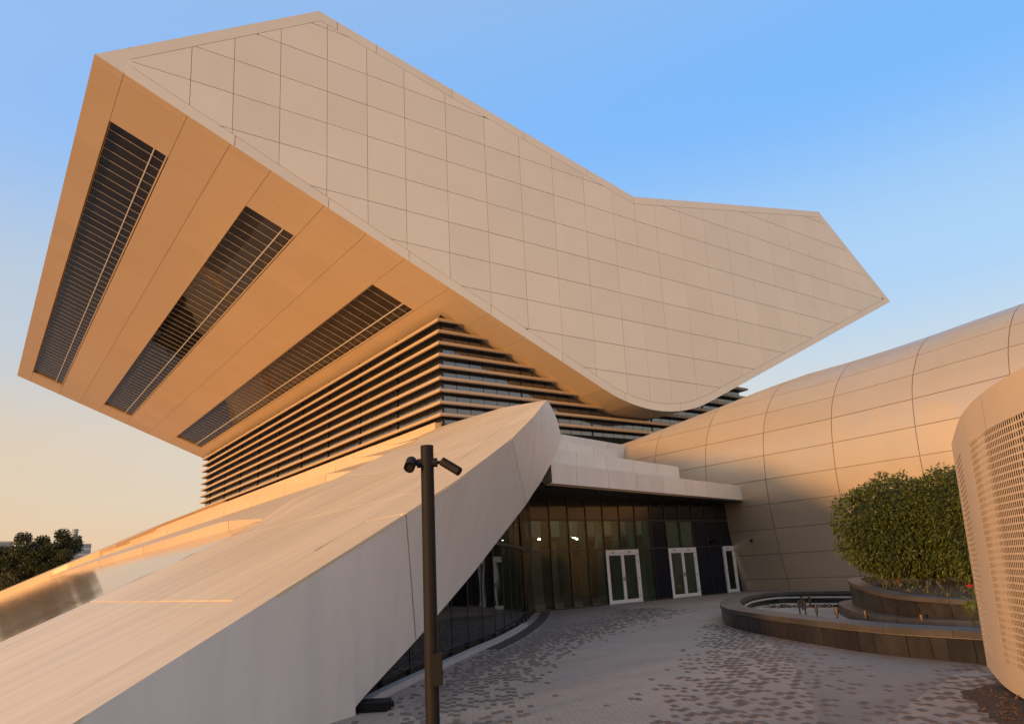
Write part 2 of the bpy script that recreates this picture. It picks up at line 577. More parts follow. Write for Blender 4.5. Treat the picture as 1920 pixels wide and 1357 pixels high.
def off_chain(ch, w):
    """move a chain inward (w>0 up for the lower one, <0 for the upper one) by perpendicular distance"""
    out = []
    for k, (a, b) in enumerate(ch):
        s1 = (ch[k][1] - ch[k - 1][1]) / (ch[k][0] - ch[k - 1][0]) if k else (ch[1][1] - ch[0][1]) / (ch[1][0] - ch[0][0])
        s2 = (ch[k + 1][1] - b) / (ch[k + 1][0] - a) if k < len(ch) - 1 else s1
        c1, c2 = math.hypot(1, s1), math.hypot(1, s2)
        # intersection of the two shifted lines (vertical shift w*c)
        if abs(s1 - s2) < 1e-6:
            out.append((a, b + w * c1))
        else:
            x = (w * c2 - w * c1) / (s1 - s2)
            out.append((a + x, b + w * c1 + s1 * x))
    return out


BW = 0.66
up_in, lo_in = off_chain(upper, -BW), off_chain(lower, BW)
SK = 0.04                                                # the panel columns lean a little


def shear(ch):
    return [(a + SK * b, b) for a, b in ch]


def cut(ch, x0, x1):
    ch = sorted(ch)
    return [(x0, interp(x0, ch))] + [p for p in ch if x0 + 1e-6 < p[0] < x1 - 1e-6] + [(x1, interp(x1, ch))]


Lx = 72.5                                                # depth of the volume
BOOK = MB()
ring = [face(a, b, -0.06) for a, b in (list(reversed(upper[1:])) + [A_] + fil)]
ring_b = [p + Vector((0, Lx, 0)) for p in ring]
body = MB()
body.poly(ring)
body_o = body.obj('book_volume', M['joint'], LIB)
side = MB()
nr = len(ring)
full = [face(a, b) for a, b in (list(reversed(upper[1:])) + [A_] + fil)]
for k in range(nr):
    p, q = full[k], full[(k + 1) % nr]
    is_top = k < 4
    inset = Vector((0, 0.0, 0)) if is_top else Vector((0, 0, 0.05))
    if is_top:
        side.poly([p, q, q + Vector((0, Lx, 0)), p + Vector((0, Lx, 0))])
    else:
        body2 = side
side.poly([p + Vector((0, Lx, 0)) for p in reversed(full)])
side.obj('roof_shell', M['cream'], body_o)

# front panels
cols = [-21.95, -18.65, -16.25, -13.45, -10.4, -7.6, -4.8, -1.5, 1.83, 5.03, 8.2, 11.43, 14.63, 17.17, 19.7, 22.96, 26.24, 29.57,
        32.9, 36.4, 39.75, 43.1, 45.95, 49.2, 52.5, 57.2]
rows = [-8.2, -5.95, -3.67, -1.41, 0.81, 3.05, 5.32, 7.59, 9.90, 12.15, 14.42, 16.70, 19]
U_in, L_in = shear(up_in), shear(lo_in)
GAP = 0.017
THK = 0.055


def clip_half(poly, f):
    out = []
    for k in range(len(poly)):
        p, q = poly[k], poly[(k + 1) % len(poly)]
        fp, fq = f(p), f(q)
        if fp >= 0:
            out.append(p)
        if (fp >= 0) != (fq >= 0):
            t = fp / (fp - fq)
            out.append((p[0] + (q[0] - p[0]) * t, p[1] + (q[1] - p[1]) * t))
    return out


def area(poly):
    return 0.5 * sum(poly[k][0] * poly[(k + 1) % len(poly)][1] - poly[(k + 1) % len(poly)][0] * poly[k][1] for k in range(len(poly)))


def add_panel(poly_ab, name='cladding_panel', m=M['cream'], jit=0.004):
    clean = []
    for p in poly_ab:
        if not clean or math.hypot(p[0] - clean[-1][0], p[1] - clean[-1][1]) > 1e-3:
            clean.append(p)
    if len(clean) > 2 and math.hypot(clean[0][0] - clean[-1][0], clean[0][1] - clean[-1][1]) < 1e-3:
        clean.pop()
    if len(clean) < 3 or abs(area(clean)) < 0.05:
        return
    if area(clean) < 0:
        clean.reverse()
    j = random.uniform(-jit, jit)
    b = MB()
    b.prism([face(p[0], p[1], j) for p in clean], -NF * (THK - 0.003))
    b.obj(name, m, body_o)


for ci in range(len(cols) - 1):
    x0, x1 = cols[ci] + GAP, cols[ci + 1] - GAP
    brk = sorted({x0, x1} | {p[0] for p in U_in + L_in if x0 < p[0] < x1})
    for ri in range(len(rows) - 1):
        y0, y1 = rows[ri] + GAP, rows[ri + 1] - GAP
        lo = [(x, max(y0, interp(x, sorted(L_in)))) for x in brk]
        hi = [(x, min(y1, interp(x, sorted(U_in)))) for x in brk]
        # exact crossing points of the slanted border with the row
        xs = list(np.linspace(x0, x1, 25)) + brk
        xs = sorted(set(round(float(x), 5) for x in xs))
        lo = [(x, max(y0, interp(x, sorted(L_in)))) for x in xs]
        hi = [(x, min(y1, interp(x, sorted(U_in)))) for x in xs]
        ok = [k for k in range(len(xs)) if hi[k][1] - lo[k][1] > 0.0]
        if len(ok) < 2:
            continue
        poly = [lo[k] for k in ok] + [hi[k] for k in reversed(ok)]
        # simplify collinear
        simp = []
        for k in range(len(poly)):
            a, b, c = poly[k - 1], poly[k], poly[(k + 1) % len(poly)]
            cr_ = (b[0] - a[0]) * (c[1] - b[1]) - (b[1] - a[1]) * (c[0] - b[0])
            if abs(cr_) > 1e-5:
                simp.append(b)
        add_panel([(x - SK * y, y) for x, y in simp])

# border band panels
ub = [-22.0, -10.1, -7.3, -1.2, 5.3, 11.6, 14.8, 17.2, 19.9, 26.7, 33.3, 45.9, 58.0]
for chain_o, chain_i, joints in ((upper, up_in, [-22.3, -10.4, -7.55, -1.5, 5.03, 11.4, 16.70, 19.7, 32.8, 57.3]),
                                 (lower, lo_in, [-22.4, -16.35, -10.45, -4.75, 1.8, 8.2, 14.6, 20.9, 57.3])):
    for k in range(len(joints) - 1):
        a0, a1 = joints[k] + 0.02, joints[k + 1] - 0.02
        oc, ic = cut(chain_o, a0, a1), cut(chain_i, a0, a1)
        ic = [(a, b + (0.028 if chain_o is upper else -0.028)) for a, b in ic]
        add_panel(oc + list(reversed(ic)), 'border_panel', jit=0.002)
li, ui = interp(-22.1, sorted(lo_in)), interp(-22.1, sorted(up_in))
add_panel([A_, (-22.42, interp(-22.42, lower)), (-22.1, li), (-22.1, ui), (-22.32, interp(-22.32, upper))], 'border_panel')
add_panel([E_, (57.33, interp(57.33, upper)), (57.33, interp(57.33, lower))], 'border_panel')

# underside: strips run along y; s measured down the slope from the top left edge, t along y
E1 = Vector((0.9256, 0.0251, -0.3777)).normalized()
A3 = face(*A_)
NS = E1.cross(Vector((0, 1, 0))).normalized()
if NS.z > 0:
    NS = -NS
S_END = (Vector(face(*p0)) - A3).dot(E1)


def sof(s, t, out=0.0):
    return A3 + E1 * s + Vector((0, t, 0)) + NS * out


sof_back = MB()
sjo = [0, 1.6, 5.28, 7.93, 10.56, 14.25, 17.42, 20.42, 24.12, 27.6, 31.0, 34.2, S_END]
wins = [(1.65, 5.23), (10.60, 14.20), (20.46, 24.08)]
W0, W1 = 5.1, 67.7
tj_full = [0.0, 0.75] + list(np.arange(3.0, 71.5, 3.12)) + [Lx]


def back_quad(s0, s1, t0, t1):
    sof_back.poly([sof(s0, t0, -0.045), sof(s0, t1, -0.045), sof(s1, t1, -0.045), sof(s1, t0, -0.045)])


sof_o = MB()
for k in range(len(sjo) - 1):
    iswin = any(abs(sjo[k] - w[0]) < 0.2 for w in wins)
    if iswin:
        back_quad(sjo[k], sjo[k + 1], 0, W0)
        back_quad(sjo[k], sjo[k + 1], W1, Lx)
    else:
        back_quad(sjo[k], sjo[k + 1], 0, Lx)
# rounded fold at the foot of the slope and the far slope
curve = [face(a, b) for a, b in fil]
for k in range(len(curve) - 1):
    p, q = curve[k] + Vector((0, 0, 0.04)), curve[k + 1] + Vector((0, 0, 0.04))
    sof_back.poly([p, p + Vector((0, Lx, 0)), q + Vector((0, Lx, 0)), q])
pE = face(*E_)
sof_back.poly([curve[-1], curve[-1] + Vector((0, Lx, 0)), pE + Vector((0, Lx, 0)), pE])
soffit = sof_back.obj('soffit', M['joint'], LIB)
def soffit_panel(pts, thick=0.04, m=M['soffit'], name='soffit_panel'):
    b = MB()
    n = (Vector(pts[1]) - Vector(pts[0])).cross(Vector(pts[2]) - Vector(pts[0])).normalized()
    if n.z > 0:
        pts = list(reversed(pts))
        n = -n
    b.prism(pts, -n * thick)
    return b.obj(name, m, soffit)


gs, gt = 0.013, 0.006
for k in range(len(sjo) - 1):
    s0, s1 = sjo[k] + (gs if k else 0), sjo[k + 1] - gs
    iswin = any(abs(sjo[k] - w[0]) < 0.2 for w in wins)
    tj = [t for t in tj_full if t < W0 - 1] + [W0] if iswin else tj_full
    segs = list(zip(tj[:-1], tj[1:]))
    if iswin:
        segs += [(W1, 69.6), (69.6, Lx)]
    elif k not in (0, 5, 7, 8, 9, 10, 11):
        segs = [(tj_full[0], tj_full[1]), (tj_full[1], 5.2)] + [(a, a + 9.36) for a in np.arange(5.2, 60, 9.36)] + [(61.36, Lx)]
    for t0, t1 in segs:
        e0 = gt if t0 > 0 else 0.0
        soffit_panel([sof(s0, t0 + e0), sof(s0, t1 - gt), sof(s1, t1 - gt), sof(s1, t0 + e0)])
for k in range(0, len(curve) - 1, 3):
    for t0, t1 in [(0, 6.2), (6.2, 12.4), (12.4, 18.6)]:
        b = MB()
        pts = curve[k:k + 4]
        b.grid([[p + Vector((0, t0 + (gt if t0 else 0), 0)) for p in pts], [p + Vector((0, t1 - gt, 0)) for p in pts]])
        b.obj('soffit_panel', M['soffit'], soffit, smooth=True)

# window strips sunk into the underside
for wi, (s0, s1) in enumerate(wins):
    fr = MB()
    dep = 0.22
    for a, b_ in (((s0, W0), (s0, W1)), ((s0, W1), (s1, W1)), ((s1, W1), (s1, W0)), ((s1, W0), (s0, W0))):
        fr.poly([sof(*a, 0.0), sof(*b_, 0.0), sof(*b_, -dep - 0.1), sof(*a, -dep - 0.1)])
    strip = fr.obj('strip_window', M['soffit'], LIB)
    # thin lit lip on the lower edge
    lip = MB()
    lip.obox(sof(s1 - 0.10, W0, 0.0), E1 * 0.10, (0, W1 - W0, 0), -NS * 0.05)
    lip.obj('window_lip', M['soffit'], strip)
    sm = s0 + 0.755 * (s1 - s0)
    nt_ = 54
    ts = np.linspace(W0, W1, nt_ + 1)
    far = MB()
    for k in range(nt_):
        for (a, b_) in ((s0, sm), (sm, s1)):
            q = [sof(a, ts[k], -dep), sof(a, ts[k + 1], -dep), sof(b_, ts[k + 1], -dep), sof(b_, ts[k], -dep)]
            # each pane sits a hair out of true
            w1, w2 = random.uniform(-.004, .004), random.uniform(-.004, .004)
            q = [p + NS * d for p, d in zip(q, (w1, w2, -w1, -w2))]
            if k < 24:
                b = MB()
                b.prism(q, -NS * 0.012)
                b.obj('pane', M['soffit_glass'], strip)
            else:
                far.prism(q, -NS * 0.012)
    far.obj('pane_field', M['soffit_glass'], strip, kind='stuff')
    bars = MB()
    for k in range(1, nt_):
        bars.obox(sof(s0, ts[k] - 0.014, -dep + 0.05), E1 * (s1 - s0), (0, 0.026, 0), -NS * 0.02)
    bars.obj('glazing_bars', M['bar'], strip, kind='stuff')
    b = MB()
    b.obox(sof(sm - 0.035, W0, -dep + 0.062), E1 * 0.07, (0, W1 - W0, 0), -NS * 0.05)
    b.obj('divider_bar', M['bar'], strip)

# --- louvred storey
TX0, TX1, TY0, TY1 = 26.05, 59.8, 44.0, 110.0
tw = MB()
tw.box((TX0 + 0.06, TY0 + 0.06, 5), (TX1 - 0.06, TY1 - 0.06, 20.6))
tower = tw.obj('louvred_storey', M['black'], LIB)
lz = [12.43 + 0.872 * k for k in range(9)]
OUT = 0.64
NR = 0.13
nose = [(OUT - NR + NR * math.cos(t), NR * math.sin(t)) for t in np.linspace(0, 2 * math.pi, 15)[:-1]]
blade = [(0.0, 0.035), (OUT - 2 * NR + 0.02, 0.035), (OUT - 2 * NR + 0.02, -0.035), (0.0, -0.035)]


def louver_rings(prof, z):
    return [[(TX0 - o_, TY0 - o_, z + dz), (TX1 + o_, TY0 - o_, z + dz), (TX1 + o_, TY1 + o_, z + dz), (TX0 - o_, TY1 + o_, z + dz)] for o_, dz in prof]


for k, z in enumerate(lz):
    rn, rb = louver_rings(nose, z), louver_rings(blade, z)
    for a_ in range(4):
        c_ = (a_ + 1) % 4
        b = MB()
        b.grid([[Vector(r[a_]) for r in rn], [Vector(r[c_]) for r in rn]], True)
        o = b.obj('louver', M['louver'], tower)
        auto_smooth(o, 50)
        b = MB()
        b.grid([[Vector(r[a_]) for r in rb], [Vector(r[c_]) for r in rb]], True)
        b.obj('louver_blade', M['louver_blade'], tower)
# glass between louvres
farp = MB()
zz = [lz[0] - 0.55] + lz + [20.3]
cnt = 0
nx = 29
xs_ = np.linspace(TX0, TX1, nx + 1)


def under_z(x):
    """height of the upper volume's underside at x near the front"""
    a = x - QX
    return QZ + interp(a, [A_] + fil + [E_])


for r in range(len(zz) - 1):
    for c in range(nx):
        x0, x1 = xs_[c] + 0.025, xs_[c + 1] - 0.025
        if zz[r] > max(under_z(x0), under_z(x1)) + 0.2:
            continue
        j1, j2 = random.uniform(-.003, .003), random.uniform(-.003, .003)
        b = MB()
        b.prism([(x0, TY0 + j1, zz[r]), (x1, TY0 + j2, zz[r]), (x1, TY0 - j1, zz[r + 1]), (x0, TY0 - j2, zz[r + 1])], (0, 0.015, 0))
        b.obj('pane', M['tower_glass'], tower)
        cnt += 1
ny = 56
ys_ = np.linspace(TY0, TY1, ny + 1)
for r in range(len(zz) - 1):
    for c in range(ny):
        y0, y1 = ys_[c] + 0.02, ys_[c + 1] - 0.02
        j1, j2 = random.uniform(-.004, .004), random.uniform(-.004, .004)
        pts = [(TX0 + j1, y1, zz[r]), (TX0 + j2, y0, zz[r]), (TX0 - j1, y0, zz[r + 1]), (TX0 - j2, y1, zz[r + 1])]
        if cnt < 298 and c < 12:
            b = MB()
            b.prism(pts, (0.015, 0, 0))
            b.obj('pane', M['tower_glass'], tower)
            cnt += 1
        else:
            farp.prism(pts, (0.015, 0, 0))
farp.obj('pane_field', M['tower_glass'], tower, kind='stuff')
mu = MB()
for y in np.arange(TY0 + 7.0, TY1, 7.05):
    mu.box((TX0 - 0.10, y - 0.09, 11.8), (TX0 + 0.05, y + 0.09, 20.3))
for c in range(0, nx, 6):
    mu.box((xs_[c] - 0.05, TY0 - 0.07, 11.8), (xs_[c] + 0.05, TY0 + 0.05, min(20.0, under_z(xs_[c]) + .3)))
mu.box((TX0 - 0.05, TY0 - 0.05, 11.8), (TX0 + 0.07, TY0 + 0.07, 20.2))
mu.obj('mullions', M['darkmetal'], tower, kind='stuff')

# --- sloping wing: F = height of its surface, C0 = plan line of its right-hand edge
FP = [(-0.45, 0.0), (0.86, 0.59), (2.11, 1.15), (4.09, 2.04), (5.14, 2.51), (6.58, 3.16), (9.35, 4.41), (12.06, 5.63), (14.0, 6.5), (15.4, 7.13),
      (15.96, 7.38), (18.7, 8.72), (22.4, 10.25), (26.05, 11.75)]
C0P = [(-0.45, 7.0), (0.86, 7.61), (2.11, 8.26), (4.09, 9.24), (5.14, 9.83), (6.58, 10.67), (9.35, 12.89), (12.06, 15.59), (14.0, 17.7), (15.4, 19.2),
       (15.96, 19.8), (18.7, 26.4), (26.05, 44.0)]
C4P = [(-0.6, 23.5), (7.8, 23.5), (10.0, 24.4), (12.8, 26.6), (16.0, 30.0), (20.0, 36.0), (26.05, 44.06)]


def F(x):
    return interp(x, FP)


def smooth01(t):
    t = min(1, max(0, t))
    return t * t * (3 - 2 * t)


def page(x, y):
    c4 = interp(x, C4P)
    win = smooth01((x - 6.5) / 2) * smooth01((17 - x) / 4)
    return F(x) + 0.32 * win * smooth01((y - c4 + 4) / 4)


wing_base = MB()
rows_ = []
for x in np.linspace(-0.45, 26.05, 40):
    y0, y1 = interp(x, C0P), interp(x, C4P) + 0.3
    rows_.append([(x, y, page(x, y) - 0.03) for y in np.linspace(y0 + 0.01, max(y1, y0 + 0.02), 14)])
wing_base.grid(rows_)
wing = wing_base.obj('sloping_wing', M['joint'], LIB, smooth=True)

lines = [C0P,
         [(x, y + interp(x, [(0, 1.35), (5, 1.45), (12, 1.5), (14.5, 1.1), (15.96, 0.25), (27, 0.25)])) for x, y in C0P],
         [(-0.5, 12.1), (0.5, 11.75), (2.74, 11.0), (6.0, 10.6), (27, 10.6)],
         [(-0.5, 15.8), (0.6, 15.4), (2.8, 14.5), (8, 14.0), (27, 14.0)],
         [(-0.5, 19.4), (3, 19.0), (27, 19.0)],
         C4P]
cutsx = [-0.45, 2.76, 6.4, 10.2, 14.2, 19.0, 25.9]
gy = 0.007
for li_ in range(len(lines) - 1):
    if li_ == 0:
        cx_ = [-0.45, 5.14, 12.06, 15.96]
    else:
        cx_ = cutsx
    for ki in range(len(cx_) - 1):
        x0, x1 = cx_[ki] + (0.012 if ki else 0), cx_[ki + 1] - 0.012
        secs = []
        for x in sorted(set(np.linspace(x0, x1, 9)) | {q[0] for q in C0P if x0 < q[0] < x1}):
            lo = max(interp(x, lines[li_]), interp(x, lines[1]) if li_ > 0 and x < 16 else interp(x, lines[0]))
            hi = interp(x, lines[li_ + 1])
            if li_ >= 1 and x >= 15.96:
                lo = max(interp(x, lines[li_]), interp(x, C0P))
            if li_ == len(lines) - 2:
                lo = max(lo, interp(x, lines[li_]))
            if hi - lo > 0.06:
                secs.append((x, lo + (0.012 if li_ > 1 else gy if li_ else 0), hi - (0.012 if li_ else gy)))
        if len(secs) < 2:
            continue
        b = MB()
        nY = 6
        top = [[Vector((x, y, page(x, y) + 0.007 * (1 if x > 2.77 else 0))) for y in np.linspace(a_, c_, nY)] for x, a_, c_ in secs]
        b.grid(top)
        # skirts give the panel its edge
        loop = [r[0] for r in top] + top[-1][1:] + [r[-1] for r in reversed(top[:-1])] + list(reversed(top[0][1:-1]))
        b.grid([loop, [p + Vector((0, 0, -0.045)) for p in loop]], True)
        o = b.obj('wing_panel', M['ramp'], wing)
        auto_smooth(o, 30)

# polished lower slope beyond the pale strip, then stone steps climbing to the louvred storey
Y1 = 117.0


def step_row(x, extra, ny_=60, ymax=Y1):
    """extra(x): height above the wing surface, fading in away from the pale strip"""
    y0 = interp(x, C4P)
    ys = y0 + (ymax - y0) * np.linspace(0, 1, ny_) ** 1.6
    return [(x, y, F(x) + extra * smooth01((y - y0) / 7.0)) for y in ys]


pol = MB()
pol.grid([step_row(x, -0.07) for x in np.linspace(-0.45, 7.82, 12)])
pol.obj('polished_slope', M['joint'], wing, smooth=True)
for x0, x1 in ((-0.45, 2.74), (2.77, 7.82)):
    for t0, t1 in zip((0, .055, .13, .22, .33, .47, .64, .82), (.055, .13, .22, .33, .47, .64, .82, 1.0)):
        b = MB()
        rw = []
        for x in np.linspace(x0, x1, 7):
            y0 = interp(x, C4P)
            ys = y0 + (Y1 - y0) * np.linspace(t0, t1, 9)
            ys[0] += 0.02
            ys[-1] -= 0.02
            rw.append([(x, y, F(x) - 0.03 * smooth01((y - y0) / 7.0)) for y in ys])
        b.grid(rw)
        b.obj('polished_panel', M['polished'], wing, smooth=True)
steps = [(7.8, -0.03, 0.34), (12.8, 0.05, 0.42), (15.4, 0.16, 0.52), (18.1, 0.10, 0.55), (20.8, 0.05, 0.50), (23.5, -0.05, 0.42)]
for k, (x, e0, e1) in enumerate(steps):
    xn = steps[k + 1][0] if k + 1 < len(steps) else 26.1
    en = steps[k + 1][1] if k + 1 < len(steps) else -0.02
    tread = MB()
    tread.grid([step_row(xx, e1 + (en - e1) * t) for xx, t in [(x + (xn - x) * t, t) for t in np.linspace(0, 1, 6)]])
    tread.obj('stone_tread', M['ramp'] if k < 1 else M['riser'], wing, smooth=True)
    # risers: separate stones, about six metres long, each slightly proud
    lo, hi = step_row(x - 0.0, e0 - 0.02), step_row(x, e1)
    ylo = interp(x, C4P)
    ystart = ylo
    while ystart < Y1 - 0.5:
        yend = min(Y1, ystart + (5.6 if k < 2 else 8.0))
        b = MB()
        n_ = 5
        yy = np.linspace(ystart + 0.015, yend - 0.015, n_)
        zl = [F(x) + (e0 - 0.03) * smooth01((y - ylo) / 7.0) for y in yy]
        zh = [F(x) + e1 * smooth01((y - ylo) / 7.0) for y in yy]
        p_ = 0.03 + random.uniform(-.006, .006)
        b.grid([[(x - p_, y, z_) for y, z_ in zip(yy, zl)], [(x - p_, y, z_ + 0.004) for y, z_ in zip(yy, zh)], [(x + 0.05, y, z_ + 0.004) for y, z_ in zip(yy, zh)]])
        b.obj('riser_stone', M['riser'], wing)
        ystart = yend
band = MB()
band.box((25.45, TY0 + 0.2, 11.0), (26.0, TY1 + 1.5, 11.98))
band.obj('plinth_band', M['riser'], wing)
# far raised page at the end of the slope
fp = MB()
outl = [(-0.4, 116.5), (3.7, 110.0), (8.5, 103.0), (13.0, 100.0), (26.0, 98.5)]
oo = resample(outl, n=20)
fp.grid([[(x, y, F(x) - 0.3) for x, y in oo], [(x, y, F(x) + 0.85) for x, y in oo], [(x, y + 16, F(x) + 0.95) for x, y in oo]])
fp.obj('raised_page', M['riser'], wing)
endw = MB()
endw.grid([[(x, 117.0, -0.1) for x in np.linspace(-0.45, 26, 12)], [(x, 117.0, F(x) + 0.8) for x in np.linspace(-0.45, 26, 12)]])
endw.obj('end_wall', M['white'], wing)

# grey side wall of the wing: top edge follows the wing, lower edge hangs over the curved glass
SEC = [((-0.45, 7.0, 0.0), (-0.45, 7.0, -0.1)), ((0.86, 7.61, 0.59), (1.0, 7.65, -0.1)), ((2.11, 8.26, 1.15), (2.4, 8.35, -0.1)),
       ((4.09, 9.24, 2.04), (4.14, 9.33, -0.05)), ((4.10, 9.25, 2.045), (4.14, 9.33, 0.11)), ((5.14, 9.83, 2.51), (5.78, 10.78, 0.67)),
       ((6.58, 10.67, 3.16), (8.3, 13.04, 1.62)), ((7.9, 11.7, 3.75), (10.3, 14.87, 2.43)), ((9.35, 12.89, 4.41), (12.89, 17.24, 3.47)),
       ((10.8, 14.3, 5.06), (13.7, 17.95, 3.87)), ((12.06, 15.59, 5.63), (14.41, 18.51, 4.24)),
       ((14.0, 17.7, 6.5), (16.06, 19.86, 5.2)), ((15.2, 18.98, 7.04), (17.64, 21.34, 6.03)), ((15.75, 19.58, 7.29), (18.53, 22.23, 6.71)),
       ((15.93, 19.77, 7.37), (17.85, 21.6, 7.2)), ((15.96, 19.8, 7.38), (16.62, 20.44, 7.42))]


def sec_pt(f, t):
    k = min(int(f), len(SEC) - 2)
    w = f - k
    a = Vector(SEC[k][0]).lerp(Vector(SEC[k + 1][0]), w)
    b = Vector(SEC[k][1]).lerp(Vector(SEC[k + 1][1]), w)
    return a.lerp(b, t)


chk_back = MB()
chk_back.grid([[sec_pt(f, t) + Vector((-0.05, 0.06, -0.10 * (1 - t))) for t in (0, 1)] for f in np.linspace(0, len(SEC) - 1, 61)])
cheek = chk_back.obj('wing_side_wall', M['joint'], LIB)
for f0, f1 in ((0, 4.985), (5.008, 7.99), (8.008, 15)):
    b = MB()
    b.grid([[sec_pt(f, t) for t in np.linspace(0, 1, 5)] for f in np.linspace(f0, f1, 24)])
    for f in (f0, f1):
        b.grid([[sec_pt(f, t) for t in np.linspace(0, 1, 5)], [sec_pt(f, t) + Vector((-0.05, 0.06, 0)) for t in np.linspace(0, 1, 5)]])
    o = b.obj('side_panel', M['cheek'], cheek)
    auto_smooth(o, 30)
sf = MB()
lowl = [sec_pt(f, 1) for f in np.linspace(4, 12.5, 30)]
sf.grid([lowl, [p + Vector((-1.2, 1.2, 0.75)) for p in lowl]])
sf.obj('wing_underside', M['cheek'], cheek)
bw = MB()
tops = [(x, interp(x, C0P), F(x) - 0.02) for x in np.linspace(15.96, 26.05, 12)]
bw.grid([[(x, y, 4.5) for x, y, z in tops], tops])
bw.obj('wing_rear_wall', M['white'], cheek)

# --- terraces over the entrance: four white parapets, each set back from the one below
CD = Vector((math.cos(R(14)), math.sin(R(14)), 0))
CN = Vector((math.sin(R(14)), -math.cos(R(14)), 0))      # outward


def parapet(end, length, z0, z1, nseg, depth, jit=0.0, lean=0.05):
    end = Vector(end)
    base = MB()
    start = end - CD * length
    base.obox(start + Vector((0, 0, z0)) - CN * 0.04, CD * length, -CN * depth, (0, 0, z1 - z0 - 0.01))
    par = base.obj('parapet', M['white'], LIB)
    for k in range(nseg):
        l0, l1 = length * k / nseg + 0.012, length * (k + 1) / nseg - 0.012
        if k == nseg - 1:
            l1 = length
        b = MB()
        pts = [start + CD * l0 + Vector((0, 0, z0)), start + CD * l1 + Vector((0, 0, z0)), start + CD * l1 + Vector((0, 0, z1)), start + CD * l0 + Vector((0, 0, z1))]
        b.prism([p + CN * random.uniform(0, 0.004) for p in pts], -CN * 0.038)
        b.obj('fascia_panel', M['white'], par)
    return par


parapet((33.15, 24.96, 0), 19.6, 4.62, 5.37, 9, 7.0)
parapet((29.45, 26.04, 0), 13.6, 5.82, 6.42, 6, 8.0)
b = MB()
b.obox(Vector((29.3, 26.5, 5.38)) - CD * 12.2, CD * 12.2, -CN * 4, (0, 0, 0.42))
b.obj('shade_infill', M['darkmetal'], LIB)  # dark infill stands in for the shade in the recess between parapets
parapet((27.66, 28.6, 0), 9.0, 6.6, 7.62, 4, 8.0)
parapet((33.9, 34.1, 0), 9.4, 8.0, 9.12, 4, 8.0)
cs = MB()
st_ = Vector((33.15, 24.96, 4.60)) - CD * 17.4
cs.obox(st_ - CD * 1.9 - CN * 0.012, CD * 19.2, -CN * 5.5, (0, 0, -0.06))
can = cs.obj('canopy_soffit', M['darkmetal'], LIB)
for k in range(5):
    b = MB()
    c_ = st_ + CD * (4.5 + 2.7 * k) - CN * 0.75 + Vector((0, 0, -0.075))
    b.tube(c_, c_ + Vector((0, 0, 0.03)), 0.09, seg=12)
    b.obj('downlight', M['black'], can)

# --- entrance wall (x along it), glazing bays 1.10 m wide
EA, EB = Vector((18.83, 25.03, 0)), Vector((33.13, 26.13, 0))
ED = (EB - EA).normalized()
EN = Vector((ED.y, -ED.x, 0))                            # outward


def ent(x, z, out=0.0):
    l = (x - 18.83) / ED.x
    return EA + ED * l + EN * out + Vector((0, 0, z))


Z1, Z2, Z3 = 2.36, 3.66, 4.75
mx_ = [18.83 + 1.1 * k for k in range(14)]
ew = MB()
ew.obox(ent(18.78, 0.0, -0.05), ED * 0.1, -EN * 0.1, (0, 0, 4.8))
wall_e = ew.obj('entrance_wall', M['darkmetal'], LIB)


def bay(x0, x1, z0, z1, m, name, g=0.03):
    j1, j2 = random.uniform(-.003, .003), random.uniform(-.003, .003)
    b = MB()
    b.prism([ent(x0 + g, z0 + g, j1), ent(x1 - g, z0 + g, j2), ent(x1 - g, z1 - g, -j1), ent(x0 + g, z1 - g, -j2)], -EN * 0.012)
    return b.obj(name, m, wall_e)


for k in range(13):
    x0, x1 = mx_[k], mx_[k + 1]
    navy = x0 > 26.4
    door = 23.2 < (x0 + x1) / 2 < 25.45 or 27.6 < (x0 + x1) / 2 < 29.85 or x0 > 32.0
    if not door:
        bay(x0, x1, 0.04, Z1, M['navy'] if navy else M['entry_glass'], 'navy_panel' if navy else 'pane')
    over = 27.6 < (x0 + x1) / 2 < 29.85
    gl = (not navy) or over
    bay(x0, x1, Z1, Z2, M['entry_glass'] if gl else M['navy'], 'pane' if gl else 'navy_panel')
    bay(x0, x1, Z2, Z3, M['navy'] if navy else M['spandrel'], 'navy_panel' if navy else 'spandrel_pane')
bay(33.13, 34.2, 0.0, Z1, M['navy'], 'navy_panel')
bay(33.13, 34.2, Z1, Z3, M['navy'], 'navy_panel')
for k in range(14):
    b = MB()
    zs = [(0, 4.75)]
    if k == 5 or k == 9:
        zs = [(Z1, 4.75)]
    for a_, c_ in zs:
        b.obox(ent(mx_[k] - 0.028, a_, 0.03), ED * 0.056, -EN * 0.14, (0, 0, c_ - a_))
    b.obj('mullion', M['darkmetal'], wall_e)
for z in (Z1, Z2):
    b = MB()
    b.obox(ent(18.83, z - 0.035, 0.025), ED * 14.4, -EN * 0.12, (0, 0, 0.07))
    b.obj('transom', M['darkmetal'], wall_e)
b = MB()
b.obox(ent(18.83, Z3, 0.02), ED * 15.3, -EN * 0.3, (0, 0, 0.7))
b.obj('head_beam', M['darkmetal'], wall_e)
for a_, c_ in ((18.83, 23.2), (25.46, 27.6), (29.86, 32.1)):
    b = MB()
    b.obox(ent(a_, 0.0, 0.03), ED * (c_ - a_), -EN * 0.12, (0, 0, 0.06))
    b.obj('sill_strip', M['darkmetal'], wall_e)


b = MB()
b.tube(ent(31.35, 2.62, 0.0), ent(31.35, 2.62, 0.12), 0.025, seg=8)
b.tube(ent(31.2, 2.64, 0.16), ent(31.42, 2.54, 0.16), 0.06, seg=10)
b.obj('wall_camera', M['black'], wall_e)


